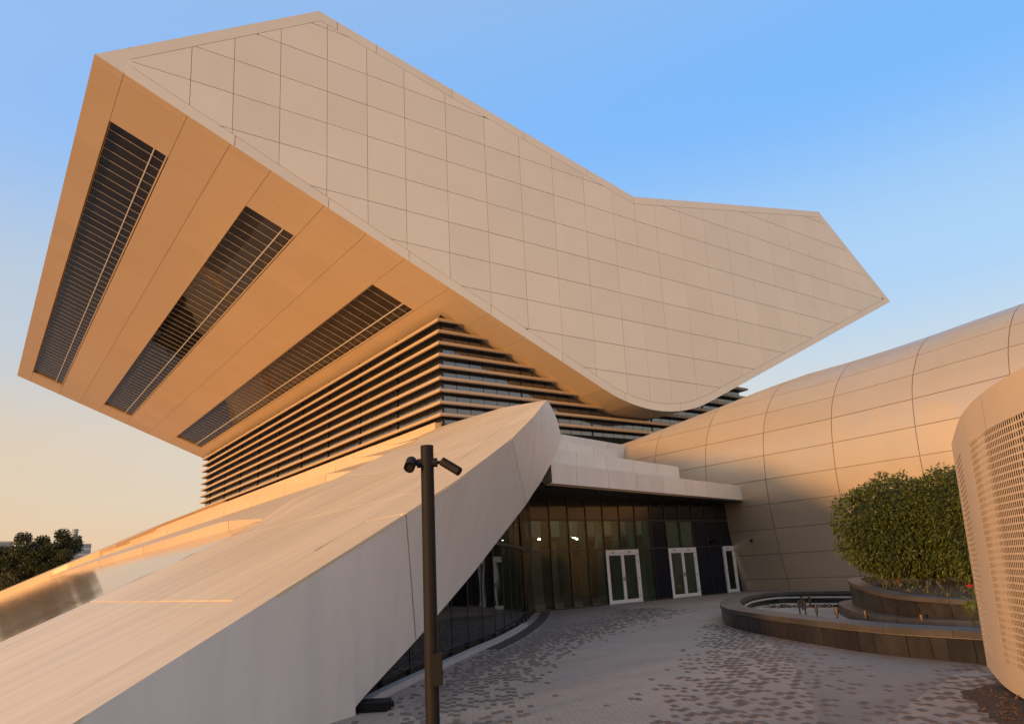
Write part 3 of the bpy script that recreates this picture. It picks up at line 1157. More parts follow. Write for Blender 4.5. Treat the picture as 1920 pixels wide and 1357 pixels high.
def door(x0, x1, leaves, label):
    f = MB()
    o_ = 0.045
    jw, hw = 0.10, 0.16
    f.obox(ent(x0, 0.0, o_), ED * jw, -EN * 0.12, (0, 0, Z1 - 0.02))
    f.obox(ent(x1 - jw * 1.25, 0.0, o_), ED * jw * 1.25, -EN * 0.12, (0, 0, Z1 - 0.02))
    f.obox(ent(x0 + jw, Z1 - 0.02 - hw, o_ - 0.002), ED * (x1 - x0 - 2.25 * jw) / ED.x, -EN * 0.118, (0, 0, hw))
    d = f.obj('door', M['doorwhite'], LIB, label=label)
    xi0, xi1 = x0 + jw, x1 - jw * 1.25
    w = (xi1 - xi0) / leaves
    for k in range(leaves):
        a0, a1 = xi0 + w * k + 0.006, xi0 + w * (k + 1) - 0.006
        lf = MB()
        st = 0.085
        zt = Z1 - 0.02 - hw - 0.008
        lf.obox(ent(a0, 0.02, o_ - 0.012), ED * st, -EN * 0.07, (0, 0, zt - 0.02))
        lf.obox(ent(a1 - st, 0.02, o_ - 0.012), ED * st, -EN * 0.07, (0, 0, zt - 0.02))
        lf.obox(ent(a0 + st, 0.02, o_ - 0.014), ED * (a1 - a0 - 2 * st), -EN * 0.066, (0, 0, 0.15))
        lf.obox(ent(a0 + st, zt - 0.07, o_ - 0.014), ED * (a1 - a0 - 2 * st), -EN * 0.066, (0, 0, 0.07))
        lf.obj('door_leaf', M['doorwhite'], d)
        gp = MB()
        gp.prism([ent(a0 + st, 0.17, o_ - 0.04), ent(a1 - st, 0.17, o_ - 0.04), ent(a1 - st, zt - 0.07, o_ - 0.04), ent(a0 + st, zt - 0.07, o_ - 0.04)], -EN * 0.01)
        gp.obj('door_glass', M['entry_glass'], d)
        st2 = MB()
        st2.obox(ent((a0 + a1) / 2 - 0.12 - 0.12 * (k == 0), Z1 - 0.10, o_ + 0.004), ED * 0.24, -EN * 0.004, (0, 0, 0.014))
        st2.obox(ent((a0 + a1) / 2 - 0.10 - 0.12 * (k == 0), Z1 - 0.165, o_ + 0.004), ED * 0.19, -EN * 0.004, (0, 0, 0.03))
        st2.obj('sticker', M['sticker'], d)
    hx = xi0 + w if leaves == 2 else xi0 + 0.045
    for s_ in ((-0.045, 0.045) if leaves == 2 else (0.0,)):
        h = MB()
        h.obox(ent(hx + s_ - 0.018, 0.98, o_ + 0.02), ED * 0.036, -EN * 0.032, (0, 0, 0.20))
        h.tube(ent(hx + s_, 1.06, o_ + 0.018), ent(hx + s_, 1.06, o_ + 0.07), 0.012, seg=8)
        h.tube(ent(hx + s_, 1.06, o_ + 0.065), ent(hx + s_ + (0.11 if s_ >= 0 else -0.11), 1.06, o_ + 0.065), 0.012, seg=8)
        h.obj('handle', M['steel'], d)
    for z in (0.25, 1.0, 1.75, 2.05):
        h = MB()
        h.tube(ent(x1 - 0.125, z, o_ + 0.012), ent(x1 - 0.125, z + 0.09, o_ + 0.012), 0.014, seg=8)
        h.obj('hinge', M['steel'], d)


door(23.21, 25.43, 2, 'white double door set between green tinted glass bays')
door(27.63, 29.83, 2, 'white double door set in the navy panels')
door(32.17, 33.17, 1, 'narrow single white door beside the metal clad hall')

# interior seen through the glass
it = MB()
it.poly([ent(9, 0.012, -0.2), ent(33, 0.012, -0.2), ent(33, 0.012, -12), ent(9, 0.012, -12)])
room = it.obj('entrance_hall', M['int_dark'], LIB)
b = MB()
b.obox(ent(14, 0.02, -7.0), ED * 19, -EN * 0.2, (0, 0, 3.05))
b.obj('inner_wall', M['int_dark'], room)
b = MB()
b.obox(ent(14, 3.08, -7.4), ED * 19, -EN * 0.2, (0, 0, 1.7))
b.obj('partition_wall', M['int_pale'], room)
b = MB()
b.obox(ent(16.5, 3.12, -2.6), ED * 14.0, -EN * 4.6, (0, 0, 1.16))
b.obj('bulkhead', M['int_pale'], room)
b = MB()
b.obox(ent(12, 4.3, -0.3), ED * 21, -EN * 11, (0, 0, 0.1))
b.obj('ceiling', M['int_pale'], room)
b = MB()
b.obox(ent(30.6, 0.02, -0.3), ED * 0.15, -EN * 7, (0, 0, 4.2))
b.obj('side_wall', M['int_pale'], room)
for k in range(7):
    b = MB()
    x = 19.3 + 1.12 * k
    b.obox(ent(x, 0.02, -5.6), ED * 0.62, -EN * 0.62, (0, 0, 3.05))
    b.obj('column', M['int_dark'], room)
for k in range(1, 8):
    b = MB()
    b.obox(ent(mx_[k] - 0.01, 0.05, -0.14), ED * 0.02, -EN * 0.42, (0, 0, 3.6))
    b.obj('glass_fin', M['fin'], room)
for x, dd in ((20.75, -4.2), (20.55, -3.2), (22.0, -4.9), (22.9, -4.0), (24.6, -3.3), (25.9, -4.4), (18.9, -4.6)):
    b = MB()
    c_ = ent(x, 3.10, dd)
    b.tube(c_, c_ + Vector((0, 0, -0.03)), 0.065, seg=14)
    b.obj('ceiling_lamp', M['lamp'], room)
for x in (19.6, 21.8, 24.0, 26.2, 28.7):  # added lamps behind the spandrel row, out of view, to brighten bulkhead and floor
    b = MB()
    c_ = ent(x, 4.26, -1.3)
    b.tube(c_, c_ + Vector((0, 0, -0.03)), 0.065, seg=14)
    b.obj('ceiling_lamp', M['lamp'], room)
for x in (23.9, 28.2):
    b = MB()
    b.obox(ent(x, 2.52, -1.2), ED * 0.22, -EN * 0.04, (0, 0, 0.16))
    b.obj('exit_sign', M['exit'], room)

# curved glass wall under the wing, with kerb and drain
CG = spline([(4.35, 9.85), (4.8, 10.39), (6.19, 11.75), (9.03, 14.44), (10.92, 16.2), (13.44, 18.78), (15.74, 21.34), (18.83, 25.03)], 8)
cg = resample(CG, n=16)
cw = MB()
for p, q in zip(cg[:-1], cg[1:]):
    d = Vector((q[0] - p[0], q[1] - p[1], 0))
    n = Vector((d.y, -d.x, 0)).normalized()
    cw.obox(Vector((p[0], p[1], 0.0)) - n * 0.06, d, -n * 0.1, (0, 0, 0.16))
cwall = cw.obj('curved_glass_wall', M['darkmetal'], LIB)


def cg_top(x):
    return interp(x, [(3.9, 0.25), (4.8, 0.9), (6.5, 1.7), (9, 2.6), (12, 3.75), (13.5, 4.2), (19, 4.55)])


for k, (p, q) in enumerate(zip(cg[:-1], cg[1:])):
    d = Vector((q[0] - p[0], q[1] - p[1], 0))
    n = Vector((d.y, -d.x, 0)).normalized()
    P, Q_ = Vector((p[0], p[1], 0)) + d * 0.012, Vector((q[0], q[1], 0)) - d * 0.012
    zt0, zt1 = cg_top(p[0]), cg_top(q[0])
    parts = [(0.16, Z1)] + ([(Z1 + 0.05, 99)] if zt1 > Z1 + 0.2 else [])
    for z0, z1 in parts:
        b = MB()
        a_, c_ = min(z1, zt0), min(z1, zt1)
        if a_ <= z0:
            a_ = z0 + 0.02
        b.prism([P + Vector((0, 0, z0)), Q_ + Vector((0, 0, z0)), Q_ + Vector((0, 0, c_)), P + Vector((0, 0, a_))], -n * 0.012)
        b.obj('pane', M['curved_glass'], cwall)
    b = MB()
    b.obox(P - d * 0.02 + n * 0.01, d.normalized() * 0.03, -n * 0.12, (0, 0, max(0.2, zt0)))
    b.obj('mullion', M['darkmetal'], cwall)
tr_ = MB()
for p, q in zip(cg[7:-1], cg[8:]):
    d = Vector((q[0] - p[0], q[1] - p[1], 0))
    n = Vector((d.y, -d.x, 0)).normalized()
    tr_.obox(Vector((p[0], p[1], Z1 - 0.02)) + n * 0.012, d, -n * 0.1, (0, 0, 0.07))
tr_.obj('transom', M['darkmetal'], cwall)
# floor and back wall behind the curved glass keep it dark
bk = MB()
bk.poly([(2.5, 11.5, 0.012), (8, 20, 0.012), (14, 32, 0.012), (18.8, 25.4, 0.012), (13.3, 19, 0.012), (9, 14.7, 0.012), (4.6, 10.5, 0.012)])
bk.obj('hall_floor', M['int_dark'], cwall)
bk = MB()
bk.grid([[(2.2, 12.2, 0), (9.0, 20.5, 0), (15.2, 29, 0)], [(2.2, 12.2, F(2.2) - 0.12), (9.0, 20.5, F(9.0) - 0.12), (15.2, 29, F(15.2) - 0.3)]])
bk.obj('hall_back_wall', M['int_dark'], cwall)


def strip_along(path, o0, o1, z0, z1, n0, n1, nm, m, kind='structure'):
    P = path[n0:n1]
    b = MB()
    for p, q in zip(P[:-1], P[1:]):
        d = Vector((q[0] - p[0], q[1] - p[1], 0))
        n = Vector((d.y, -d.x, 0)).normalized()
        a_ = Vector((p[0], p[1], 0)) + n * o0
        b.obox(a_ + Vector((0, 0, z0)), d * 1.0, n * (o1 - o0), (0, 0, z1 - z0))
    o = b.obj(nm, m)
    o['kind'] = kind
    return o


fine = resample(CG, n=60)
strip_along(fine, 0.06, 0.22, -0.02, 0.09, 0, 40, 'kerb', M['kerb'])
strip_along(fine, 0.26, 0.62, -0.02, 0.010, 20, 61, 'drain', M['drain'])

# ---------------------------------------------------------------- tubular metal hall
TUBE = thing('tubular_hall', 'long tubular hall clad in satin bronze metal panels, right of the entrance', 'building', (40, 10, 0))
tp = spline([(33.52, 0), (33.17, 1.73), (32.94, 3.31), (32.83, 5.0), (32.95, 6.6), (33.2, 7.84), (33.67, 8.94), (34.6, 10.1), (35.7, 10.9), (37, 11.4), (39, 11.7),
             (42, 11.6), (45, 10.3), (46.8, 7), (47, 4), (46.3, 0)], 10)
tp = np.array(tp)
arc = np.r_[0, np.cumsum(np.linalg.norm(np.diff(tp, axis=0), axis=1))]


KT = np.array(spline([(-30, 1.12), (0, 1.12), (6, 1.12), (11.5, 1.09), (15.45, 1.04), (19.4, 1.005), (23, 1.0), (30, 1.0), (42, 1.0)], 8))


def tube_pt(s, y, inset=0.0):
    x, z = np.interp(s, arc, tp[:, 0]), np.interp(s, arc, tp[:, 1])
    k = float(np.interp(y, KT[:, 0], KT[:, 1]))
    if z > 5.4:
        z = 5.4 + (z - 5.4) * k
    zc = interp(y, [(18, 16), (21, 13), (23.3, 12.0), (27.2, 11.0), (31.2, 10.3), (34, 9.9), (37, 9.6), (40, 9.3)])
    zs = zc - 1.2                                         # the crown flattens towards the far end
    if z > zs:
        z = zs + 1.2 * (1 - math.exp(-(z - zs) / 1.2))
    cx, cz = 40.0, 5.0
    dx, dz = x - cx, z - cz
    l = math.hypot(dx, dz)
    return Vector((x - dx / l * inset, y, z - dz / l * inset))


sk = MB()
sk.grid([[tube_pt(s, y, 0.05) for s in np.linspace(0, arc[-1], 60)] for y in np.linspace(-28, 40, 40)])
o = sk.obj('tube_shell', M['joint'], TUBE, smooth=True)
ribs = [40.0, 35.0, 31.1, 27.15, 23.3, 19.4, 15.45, 11.5, 7.55, 3.6, -0.35, -4.3, -8.2, -12.1, -16, -20, -24, -28]
field = MB()
seams = [0.0] + [0.6 + 1.24 * k for k in range(26) if 0.6 + 1.24 * k < arc[-1] - 0.4] + [arc[-1]]
for r in range(len(ribs) - 1):
    y1, y0 = ribs[r] - 0.018, ribs[r + 1] + 0.018
    for k in range(len(seams) - 1):
        if seams[k] > 20 and k % 2:
            continue
        s0, s1 = seams[k] + 0.014, (seams[k + 1] if seams[k] < 20 else seams[min(k + 2, len(seams) - 1)]) - 0.014
        b = field if (y1 < -4.5 or seams[k] > 19) else MB()
        g_ = [[tube_pt(s, y) for s in np.linspace(s0, s1, 5)] for y in np.linspace(y0, y1, 3 if y0 < 18 else 5)]
        b.grid(g_)
        loop = g_[0] + [r_[-1] for r_ in g_[1:]] + list(reversed(g_[-1][:-1])) + [r_[0] for r_ in reversed(g_[1:-1])]
        b.grid([loop, [p + (Vector((40, p.y, 5)) - p).normalized() * 0.04 for p in loop]], True)
        if b is not field:
            o = b.obj('metal_panel', M['bronze'], TUBE)
            auto_smooth(o, 40)
auto_smooth(field.obj('panel_field', M['bronze'], TUBE, kind='stuff'), 40)
wc = MB()
wc.tube((33.03, 24.75, 2.60), (32.88, 24.75, 2.60), 0.02, seg=8)
wc.tube((32.89, 24.68, 2.57), (32.84, 24.80, 2.48), 0.045, seg=10)
wc.obj('wall_camera', M['black'], TUBE)

# ---------------------------------------------------------------- dry fountain
FO = thing('fountain', 'dry lens shaped fountain basin with dark stone rim on the plaza', 'fountain', (17, 10, 0))
outer = spline([(11.3, 3.2), (11.83, 5.24), (12.2, 6.8), (12.87, 8.26), (13.5, 9.4), (14.3, 10.75), (15.7, 12.75), (17.4, 14.4), (19.4, 15.9), (21.6, 17.1), (23.6, 17.4),
                (24.3, 16.2), (24.2, 13.5), (24.0, 10.0), (23.8, 5.0), (23.5, 1.0)], 6)
outer = resample(outer, step=0.14)
OP = [Vector((p[0], p[1], 0)) for p in outer]


def nrm(k):
    d = (OP[min(k + 1, len(OP) - 1)] - OP[max(k - 1, 0)]).normalized()
    return Vector((-d.y, d.x, 0)) * -1.0                  # to the inside (right of travel)


RIMH, CAP = 0.44, 0.10
cb = MB()
cb.grid([[p + nrm(k) * 0.03 for k, p in enumerate(OP)], [p + nrm(k) * 0.03 + Vector((0, 0, RIMH - CAP)) for k, p in enumerate(OP)],
         [p + nrm(k) * 0.5 + Vector((0, 0, RIMH - CAP)) for k, p in enumerate(OP)], [p + nrm(k) * 0.5 for k, p in enumerate(OP)]])
rim = cb.obj('rim_wall', M['mortar'], FO)
k = 0
while k < len(OP) - 4:
    w = random.choice([2, 2, 3, 3, 3, 5]) if k < 140 else 8
    e = min(len(OP) - 1, k + w)
    b = MB()
    pr = random.uniform(-0.006, 0.006)
    fr_ = [p + (OP[min(k + 1, e)] - OP[k]) * 0.0 for p in OP[k:e + 1]]
    fr_[0] = fr_[0].lerp(fr_[1], random.uniform(.03, .11))
    fr_[-1] = fr_[-1].lerp(fr_[-2], 0.05)
    nn = nrm((k + e) // 2)
    lo_ = [p + nn * pr + Vector((0, 0, 0.004)) for p in fr_]
    hi_ = [p + Vector((0, 0, RIMH - CAP - 0.016)) for p in lo_]
    b.grid([lo_, hi_])
    b.grid([hi_, [p + nn * 0.04 for p in hi_]])
    b.grid([[lo_[0] + nn * 0.04, lo_[0]], [hi_[0] + nn * 0.04, hi_[0]]])
    b.grid([[lo_[-1], lo_[-1] + nn * 0.04], [hi_[-1], hi_[-1] + nn * 0.04]])
    b.obj('cladding_tile', M['granite'], rim)
    k = e
k = 0
while k < len(OP) - 4:
    e = min(len(OP) - 1, k + 9)
    b = MB()
    idx = list(range(k, e + 1))
    a_ = [OP[i] - nrm(i) * 0.03 + Vector((0, 0, RIMH - CAP)) for i in idx]
    a_[0], a_[-1] = a_[0].lerp(a_[1], 0.04), a_[-1].lerp(a_[-2], 0.04)
    t_ = [p + Vector((0, 0, CAP)) for p in a_]
    i_ = [p + nrm(i) * 0.56 for p, i in zip(t_, idx)]
    l_ = [p - Vector((0, 0, CAP)) for p in i_]
    b.grid([a_, t_, i_, l_])
    b.poly([a_[0], l_[0], i_[0], t_[0]])
    b.poly([a_[-1], t_[-1], i_[-1], l_[-1]])
    b.obj('coping_stone', M['granite_top'], rim)
    k = e
inn = MB()
inn.grid([[p + nrm(k) * 0.52 + Vector((0, 0, RIMH - CAP)) for k, p in enumerate(OP)], [p + nrm(k) * 0.52 + Vector((0, 0, 0.02)) for k, p in enumerate(OP)]])
inn.obj('basin_wall', M['granite'], FO)
fl = MB()
fl.poly([tuple(p + nrm(k) * 0.5 + Vector((0, 0, 0.06))) for k, p in enumerate(OP)])
fl.obj('basin_floor', M['basin'], FO)
pp = MB()
back_in = [p + nrm(k) * 0.62 + Vector((0, 0, 0.24)) for k, p in enumerate(OP) if p.x > 18.5 and p.y > 4]
for p, q in zip(back_in[::3][:-1], back_in[::3][1:]):
    pp.tube(p, q, 0.03, seg=8, caps=False)
pp.obj('supply_pipe', M['kerb'], FO)
for x, y in ((19.08, 13.06), (18.75, 12.66), (17.98, 11.82), (17.33, 10.85), (16.55, 9.67), (15.7, 8.0), (14.9, 6.4), (21.77, 14.49), (20.65, 14.02)):
    b = MB()
    h = random.uniform(0.32, 0.40) if x > 18 else random.uniform(0.26, 0.32)
    b.tube((x, y, 0.06), (x, y, 0.06 + h * 0.45), 0.022, seg=8)
    b.tube((x, y, 0.06 + h * 0.45), (x, y, 0.06 + h), 0.04, seg=10)
    b.obj('nozzle', M['nozzle'], FO)
lf = MB()
for _ in range(420):
    t = rng.random()
    x, y = 21.6 + rng.normal(0, 0.5) * 0.5 + 0.6 * t, 15.9 - 3.6 * t + rng.normal(0, 0.12)
    a = rng.random() * 6.28
    c_ = Vector((x, y, 0.07 + rng.random() * 0.05))
    dx, dy = Vector((math.cos(a), math.sin(a), rng.normal(0, .3))) * 0.07, Vector((-math.sin(a), math.cos(a), rng.normal(0, .3))) * 0.035
    lf.poly([c_ - dx, c_ + dy, c_ + dx, c_ - dy])
o = lf.obj('leaf_litter', M['litter'])
o['kind'] = 'stuff'
tag(o, 'orange dry leaves heaped along the back of the dry basin', 'leaves')

# raised planter inside the basin
PL = thing('planter', 'raised curved planter of polished dark stone inside the fountain basin', 'planter', (18.6, 9, 0))
pin = resample(spline([(22.6, 12.9), (21.4, 12.75), (20.5, 12.3), (19.4, 11.55), (18.3, 10.7), (17.2, 9.75), (16.3, 8.6), (15.9, 7.3), (15.8, 5.5), (15.9, 3.0), (16.2, 1)], 6), step=0.25)
PP = [Vector((p[0], p[1], 0)) for p in pin]


def pn(k):
    d = (PP[min(k + 1, len(PP) - 1)] - PP[max(k - 1, 0)]).normalized()
    return Vector((d.y, -d.x, 0)) * -1.0                  # to the inside of the planter (away from the basin)


ph = lambda k: interp(k / len(PP), [(0, 0.92), (0.15, 0.90), (0.35, 0.80), (0.6, 0.62), (1, 0.55)])
for nm, off0, z0f, z1f, step, m in (('ledge_stone', -0.42, lambda k: 0.05, lambda k: 0.27, 8, M['granite_top']), ('planter_tile', 0.0, lambda k: 0.27, lambda k: ph(k) - 0.09, 3, M['granite'])):
    k = 0
    while k < len(PP) - 2:
        e = min(len(PP) - 1, k + step)
        idx = list(range(k, e + 1))
        lo_ = [PP[i] + pn(i) * off0 + Vector((0, 0, z0f(i))) for i in idx]
        hi_ = [PP[i] + pn(i) * (off0 + (0.06 if off0 < 0 else 0)) + Vector((0, 0, z1f(i))) for i in idx]
        lo_[0], lo_[-1] = lo_[0].lerp(lo_[1], .03), lo_[-1].lerp(lo_[-2], .03)
        hi_[0], hi_[-1] = hi_[0].lerp(hi_[1], .03), hi_[-1].lerp(hi_[-2], .03)
        b = MB()
        b.grid([lo_, hi_, [p + pn(i) * 0.42 for p, i in zip(hi_, idx)]])
        b.obj(nm, m, PL)
        k = e
k = 0
while k < len(PP) - 2:
    e = min(len(PP) - 1, k + 6)
    idx = list(range(k, e + 1))
    a_ = [PP[i] - pn(i) * 0.03 + Vector((0, 0, ph(i) - 0.09)) for i in idx]
    a_[0] = a_[0].lerp(a_[1], .03)
    t_ = [p + Vector((0, 0, 0.09)) for p in a_]
    i_ = [p + pn(i) * 0.36 for p, i in zip(t_, idx)]
    b = MB()
    b.grid([a_, t_, i_, [p - Vector((0, 0, 0.09)) for p in i_]])
    b.obj('coping_stone', M['granite_top'], PL)
    k = e
b = MB()
b.grid([[p + pn(k) * 0.3 + Vector((0, 0, ph(k) - 0.12)) for k, p in enumerate(PP)], [p + pn(k) * 4.2 + Vector((0, 0, ph(k) - 0.02)) for k, p in enumerate(PP)]])
b.obj('soil', M['soil'], PL)
b = MB()
b.grid([[p + pn(k) * 0.35 + Vector((0, 0, 0.0)) for k, p in enumerate(PP[:4])], [p + pn(k) * 0.35 + Vector((0, 0, ph(k) - 0.05)) for k, p in enumerate(PP[:4])]])
b.obj('end_stone', M['granite'], PL)


# ---------------------------------------------------------------- planting
def leaf_cloud(pos, nor, size, droop, name, m, parent, aspect=0.36, tone=None):
    n = len(pos)
    d = nor + rng.normal(0, 0.55, (n, 3)) + np.array([0, 0, -droop])
    d /= np.linalg.norm(d, axis=1)[:, None]
    s = np.cross(d, rng.normal(0, 1, (n, 3)))
    s /= np.linalg.norm(s, axis=1)[:, None] + 1e-9
    L = size * rng.uniform(0.6, 1.35, n)[:, None]
    Wd = L * aspect * 0.5
    up = np.cross(s, d)
    v = np.stack([pos, pos + d * L * 0.45 + s * Wd + up * L * .05, pos + d * L, pos + d * L * 0.45 - s * Wd + up * L * .05], 1).reshape(-1, 3)
    f = np.arange(4 * n).reshape(-1, 4)
    me = bpy.data.meshes.new(name)
    me.from_pydata(v.tolist(), [], f.tolist())
    at = me.attributes.new('tone', 'FLOAT', 'FACE')
    tn = rng.random(n) if tone is None else np.clip(tone + rng.normal(0, .18, n), 0, 1)
    at.data.foreach_set('value', tn.astype(np.float32))
    me.materials.append(m)
    o = bpy.data.objects.new(name, me)
    COL.objects.link(o)
    o.parent = parent
    o.matrix_parent_inverse = Matrix.Translation(-Vector(parent['at']))
    return o


def shrub(loc, lumps, trunks, nleaf, label, size=0.105):
    t = thing('trimmed_shrub', label, 'shrub', loc, 'clipped shrubs in the fountain planter')
    base = Vector(loc)
    P, Nn, T = [], [], []
    tot = sum(r[0] * r[1] for _, r in lumps)
    for (c, r) in lumps:
        n = int(nleaf * r[0] * r[1] / tot)
        d = rng.normal(0, 1, (n, 3))
        d /= np.linalg.norm(d, axis=1)[:, None]
        rad = 1 - np.abs(rng.normal(0, 0.12, n))
        # clustered twigs
        wob = 1 + 0.07 * np.sin(d[:, 0] * 9 + c[0] * 3) + 0.06 * np.sin(d[:, 1] * 11 + c[1]) + 0.05 * np.sin(d[:, 2] * 13)
        box = 1 / (np.abs(d) ** 3.2).sum(1) ** (1 / 3.2)          # clipped, rather square outline
        p = np.array(c) + d * (0.5 + 0.5 * box)[:, None] * rad[:, None] * wob[:, None] * np.array(r)
        P.append(p)
        Nn.append(d)
        T.append(rng.random(n))
    P, Nn, T = np.concatenate(P), np.concatenate(Nn), np.concatenate(T)
    # drop leaves buried deep inside another lump
    keep = np.ones(len(P), bool)
    for (c, r) in lumps:
        q = np.linalg.norm((P - np.array(c)) / np.array(r), axis=1)
        keep &= q > 0.72
    P, Nn, T = P[keep], Nn[keep], T[keep]
    leaf_cloud(P + np.array(base), Nn, size, 0.75, 'crown', M['leaf'], t, tone=T)
    core = MB()  # dark solids stand in for the shade deep inside the crown
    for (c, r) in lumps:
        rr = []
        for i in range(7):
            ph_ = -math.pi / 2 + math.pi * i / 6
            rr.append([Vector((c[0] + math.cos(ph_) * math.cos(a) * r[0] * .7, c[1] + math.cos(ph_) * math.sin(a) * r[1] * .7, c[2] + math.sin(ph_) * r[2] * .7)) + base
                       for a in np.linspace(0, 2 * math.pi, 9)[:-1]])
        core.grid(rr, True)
    core.obj('shade_core', M['core'], t)
    for (a, b_, r0) in trunks:
        b = MB()
        pts = [Vector(a) + base, (Vector(a).lerp(Vector(b_), .5)) + base + Vector((random.uniform(-.06, .06), random.uniform(-.06, .06), 0)), Vector(b_) + base]
        b.tube(pts[0], pts[1], r0, r0 * .8, seg=8)
        b.tube(pts[1], pts[2], r0 * .8, r0 * .6, seg=8)
        b.obj('trunk', M['bark'], t)


shrub((19.75, 10.72, 0.70), [((0.25, -0.1, 0.72), (0.6, 0.6, 0.42)), ((0.55, -0.8, 0.70), (0.6, 0.6, 0.42)), ((-0.1, 0.15, 1.55), (0.85, 0.85, 1.05)), ((0.35, -0.3, 1.75), (0.9, 0.95, 1.15)), ((0.8, -0.9, 1.5), (0.9, 0.95, 1.15)), ((-0.2, -0.2, 1.1), (0.7, 0.8, 0.75)),
                           ((0.35, -0.75, 1.0), (0.8, 0.9, 0.75))],
      [((0.1, 0.1, 0), (0.0, 0.1, 1.2), 0.055), ((0.25, -0.05, 0), (0.45, -0.2, 1.2), 0.05), ((0.05, -0.25, 0), (-0.1, -0.3, 1.2), 0.04)], 40000,
      'clipped green shrub with twin trunks at the left end of the planter')
shrub((20.3, 8.5, 0.66), [((0.0, 0.35, 0.68), (0.6, 0.6, 0.42)), ((-0.1, -0.5, 0.72), (0.6, 0.7, 0.42)), ((0.2, -1.4, 0.7), (0.7, 0.7, 0.45)), ((0.05, 0.55, 1.75), (0.95, 1.0, 1.2)), ((0.1, -0.3, 1.85), (0.95, 1.0, 1.2)), ((0.4, -1.2, 1.75), (0.95, 1.0, 1.2)), ((-0.3, 0.0, 1.05), (0.75, 0.95, 0.85)),
                         ((0.0, -1.1, 1.0), (0.8, 0.9, 0.8))],
      [((-0.35, -0.35, 0), (-0.6, 0.0, 1.2), 0.055), ((-0.1, -0.9, 0), (0.0, -0.6, 1.2), 0.05)], 44000,
      'taller clipped green shrub with leaning trunk, half hidden by the perforated screen')
# low planting along the planter edge
n_ = 1100
kk = rng.integers(3, len(PP) - 2, n_)
pos = np.array([list(PP[k] + pn(k) * float(rng.uniform(0.4, 1.4)) + Vector((0, 0, ph(k) - 0.1 + float(rng.random()) * 0.22))) for k in kk])
gt_ = thing('ground_cover', 'low leafy ground cover under the clipped shrubs', 'plants', (18, 9, 0.7))
lc = leaf_cloud(pos, np.tile(np.array([0, 0, 1.0]), (n_, 1)), 0.09, -0.2, 'ground_cover_leaves', M['treeleaf'], gt_)
gt_['kind'] = 'stuff'
lc['kind'] = 'stuff'
# plant with a red flower beside the screen
fpx, fpy = 14.9, 6.55
fl_ = thing('flowering_plant', 'small green plant with one red flower beside the screen', 'plant', (fpx, fpy, 0.45))
n_ = 70
pos = np.array([fpx, fpy, 0.5]) + rng.normal(0, 1, (n_, 3)) * np.array([0.10, 0.10, 0.16])
leaf_cloud(pos, rng.normal(0, 1, (n_, 3)) + np.array([0, 0, .5]), 0.20, 0.3, 'foliage', M['leaf'], fl_, tone=np.full(n_, .8))
b = MB()
for k in range(6):
    a = k * math.pi / 3
    c_ = Vector((fpx - 0.05, fpy + 0.03, 0.90))
    b.poly([c_, c_ + Vector((math.cos(a), math.sin(a), .5)) * 0.05, c_ + Vector((math.cos(a + .5), math.sin(a + .5), .9)) * 0.07, c_ + Vector((math.cos(a + 1), math.sin(a + 1), .5)) * 0.05])
b.obj('flower', M['red'], fl_)
b = MB()
b.tube((fpx, fpy, 0.2), (fpx - 0.05, fpy + 0.03, 0.90), 0.008, seg=6)
b.obj('stem', M['leaf'], fl_)

# ---------------------------------------------------------------- perforated screen
SC = thing('perforated_screen', 'curved cream metal screen with rows of square perforations, right foreground', 'screen', (9.5, 4.0, 0))
scp = resample(spline([(11.02, 4.88), (10.75, 4.74), (10.25, 4.48), (9.42, 4.02), (8.75, 3.56), (8.0, 2.98), (7.3, 2.3), (6.8, 1.5)], 12), step=0.02)
SP = np.array(scp)
sarc = np.r_[0, np.cumsum(np.linalg.norm(np.diff(SP, axis=0), axis=1))]
ZB, ZT = 0.10, 3.02


def scr(s, z, inset=0.0):
    i = min(len(SP) - 2, max(0, int(np.searchsorted(sarc, s)) - 1))
    z = ZB + (z - ZB) * (1 + 0.055 * min(1.0, max(0.0, (s - 0.3) / 2.3)))
    d = SP[i + 1] - SP[i]
    d = d / np.linalg.norm(d)
    n = np.array([-d[1], d[0]])                           # towards the plaza side
    w = (s - sarc[i]) / (sarc[i + 1] - sarc[i])
    p = SP[i] + (SP[i + 1] - SP[i]) * w
    lean = -0.045 * (z - ZB)
    p = p + np.array([0.03, -0.04]) * (z - ZB) * 1.0 - 0 * n * inset
    nn_ = np.array([n[0], n[1]])
    # plaza side is up-left of travel: flip so that inset goes into the enclosure
    p = p - nn_ * inset * SGN
    return Vector((p[0], p[1], z))


d0_ = SP[40] - SP[39]
n0_ = np.array([-d0_[1], d0_[0]])
SGN = 1.0 if np.dot(n0_, np.array([-1.0, 0.6])) > 0 else -1.0
FOLD = float(np.interp(0, [0], [0])) + sarc[int(np.argmin(np.linalg.norm(SP - np.array([9.42, 3.93]), axis=1)))]


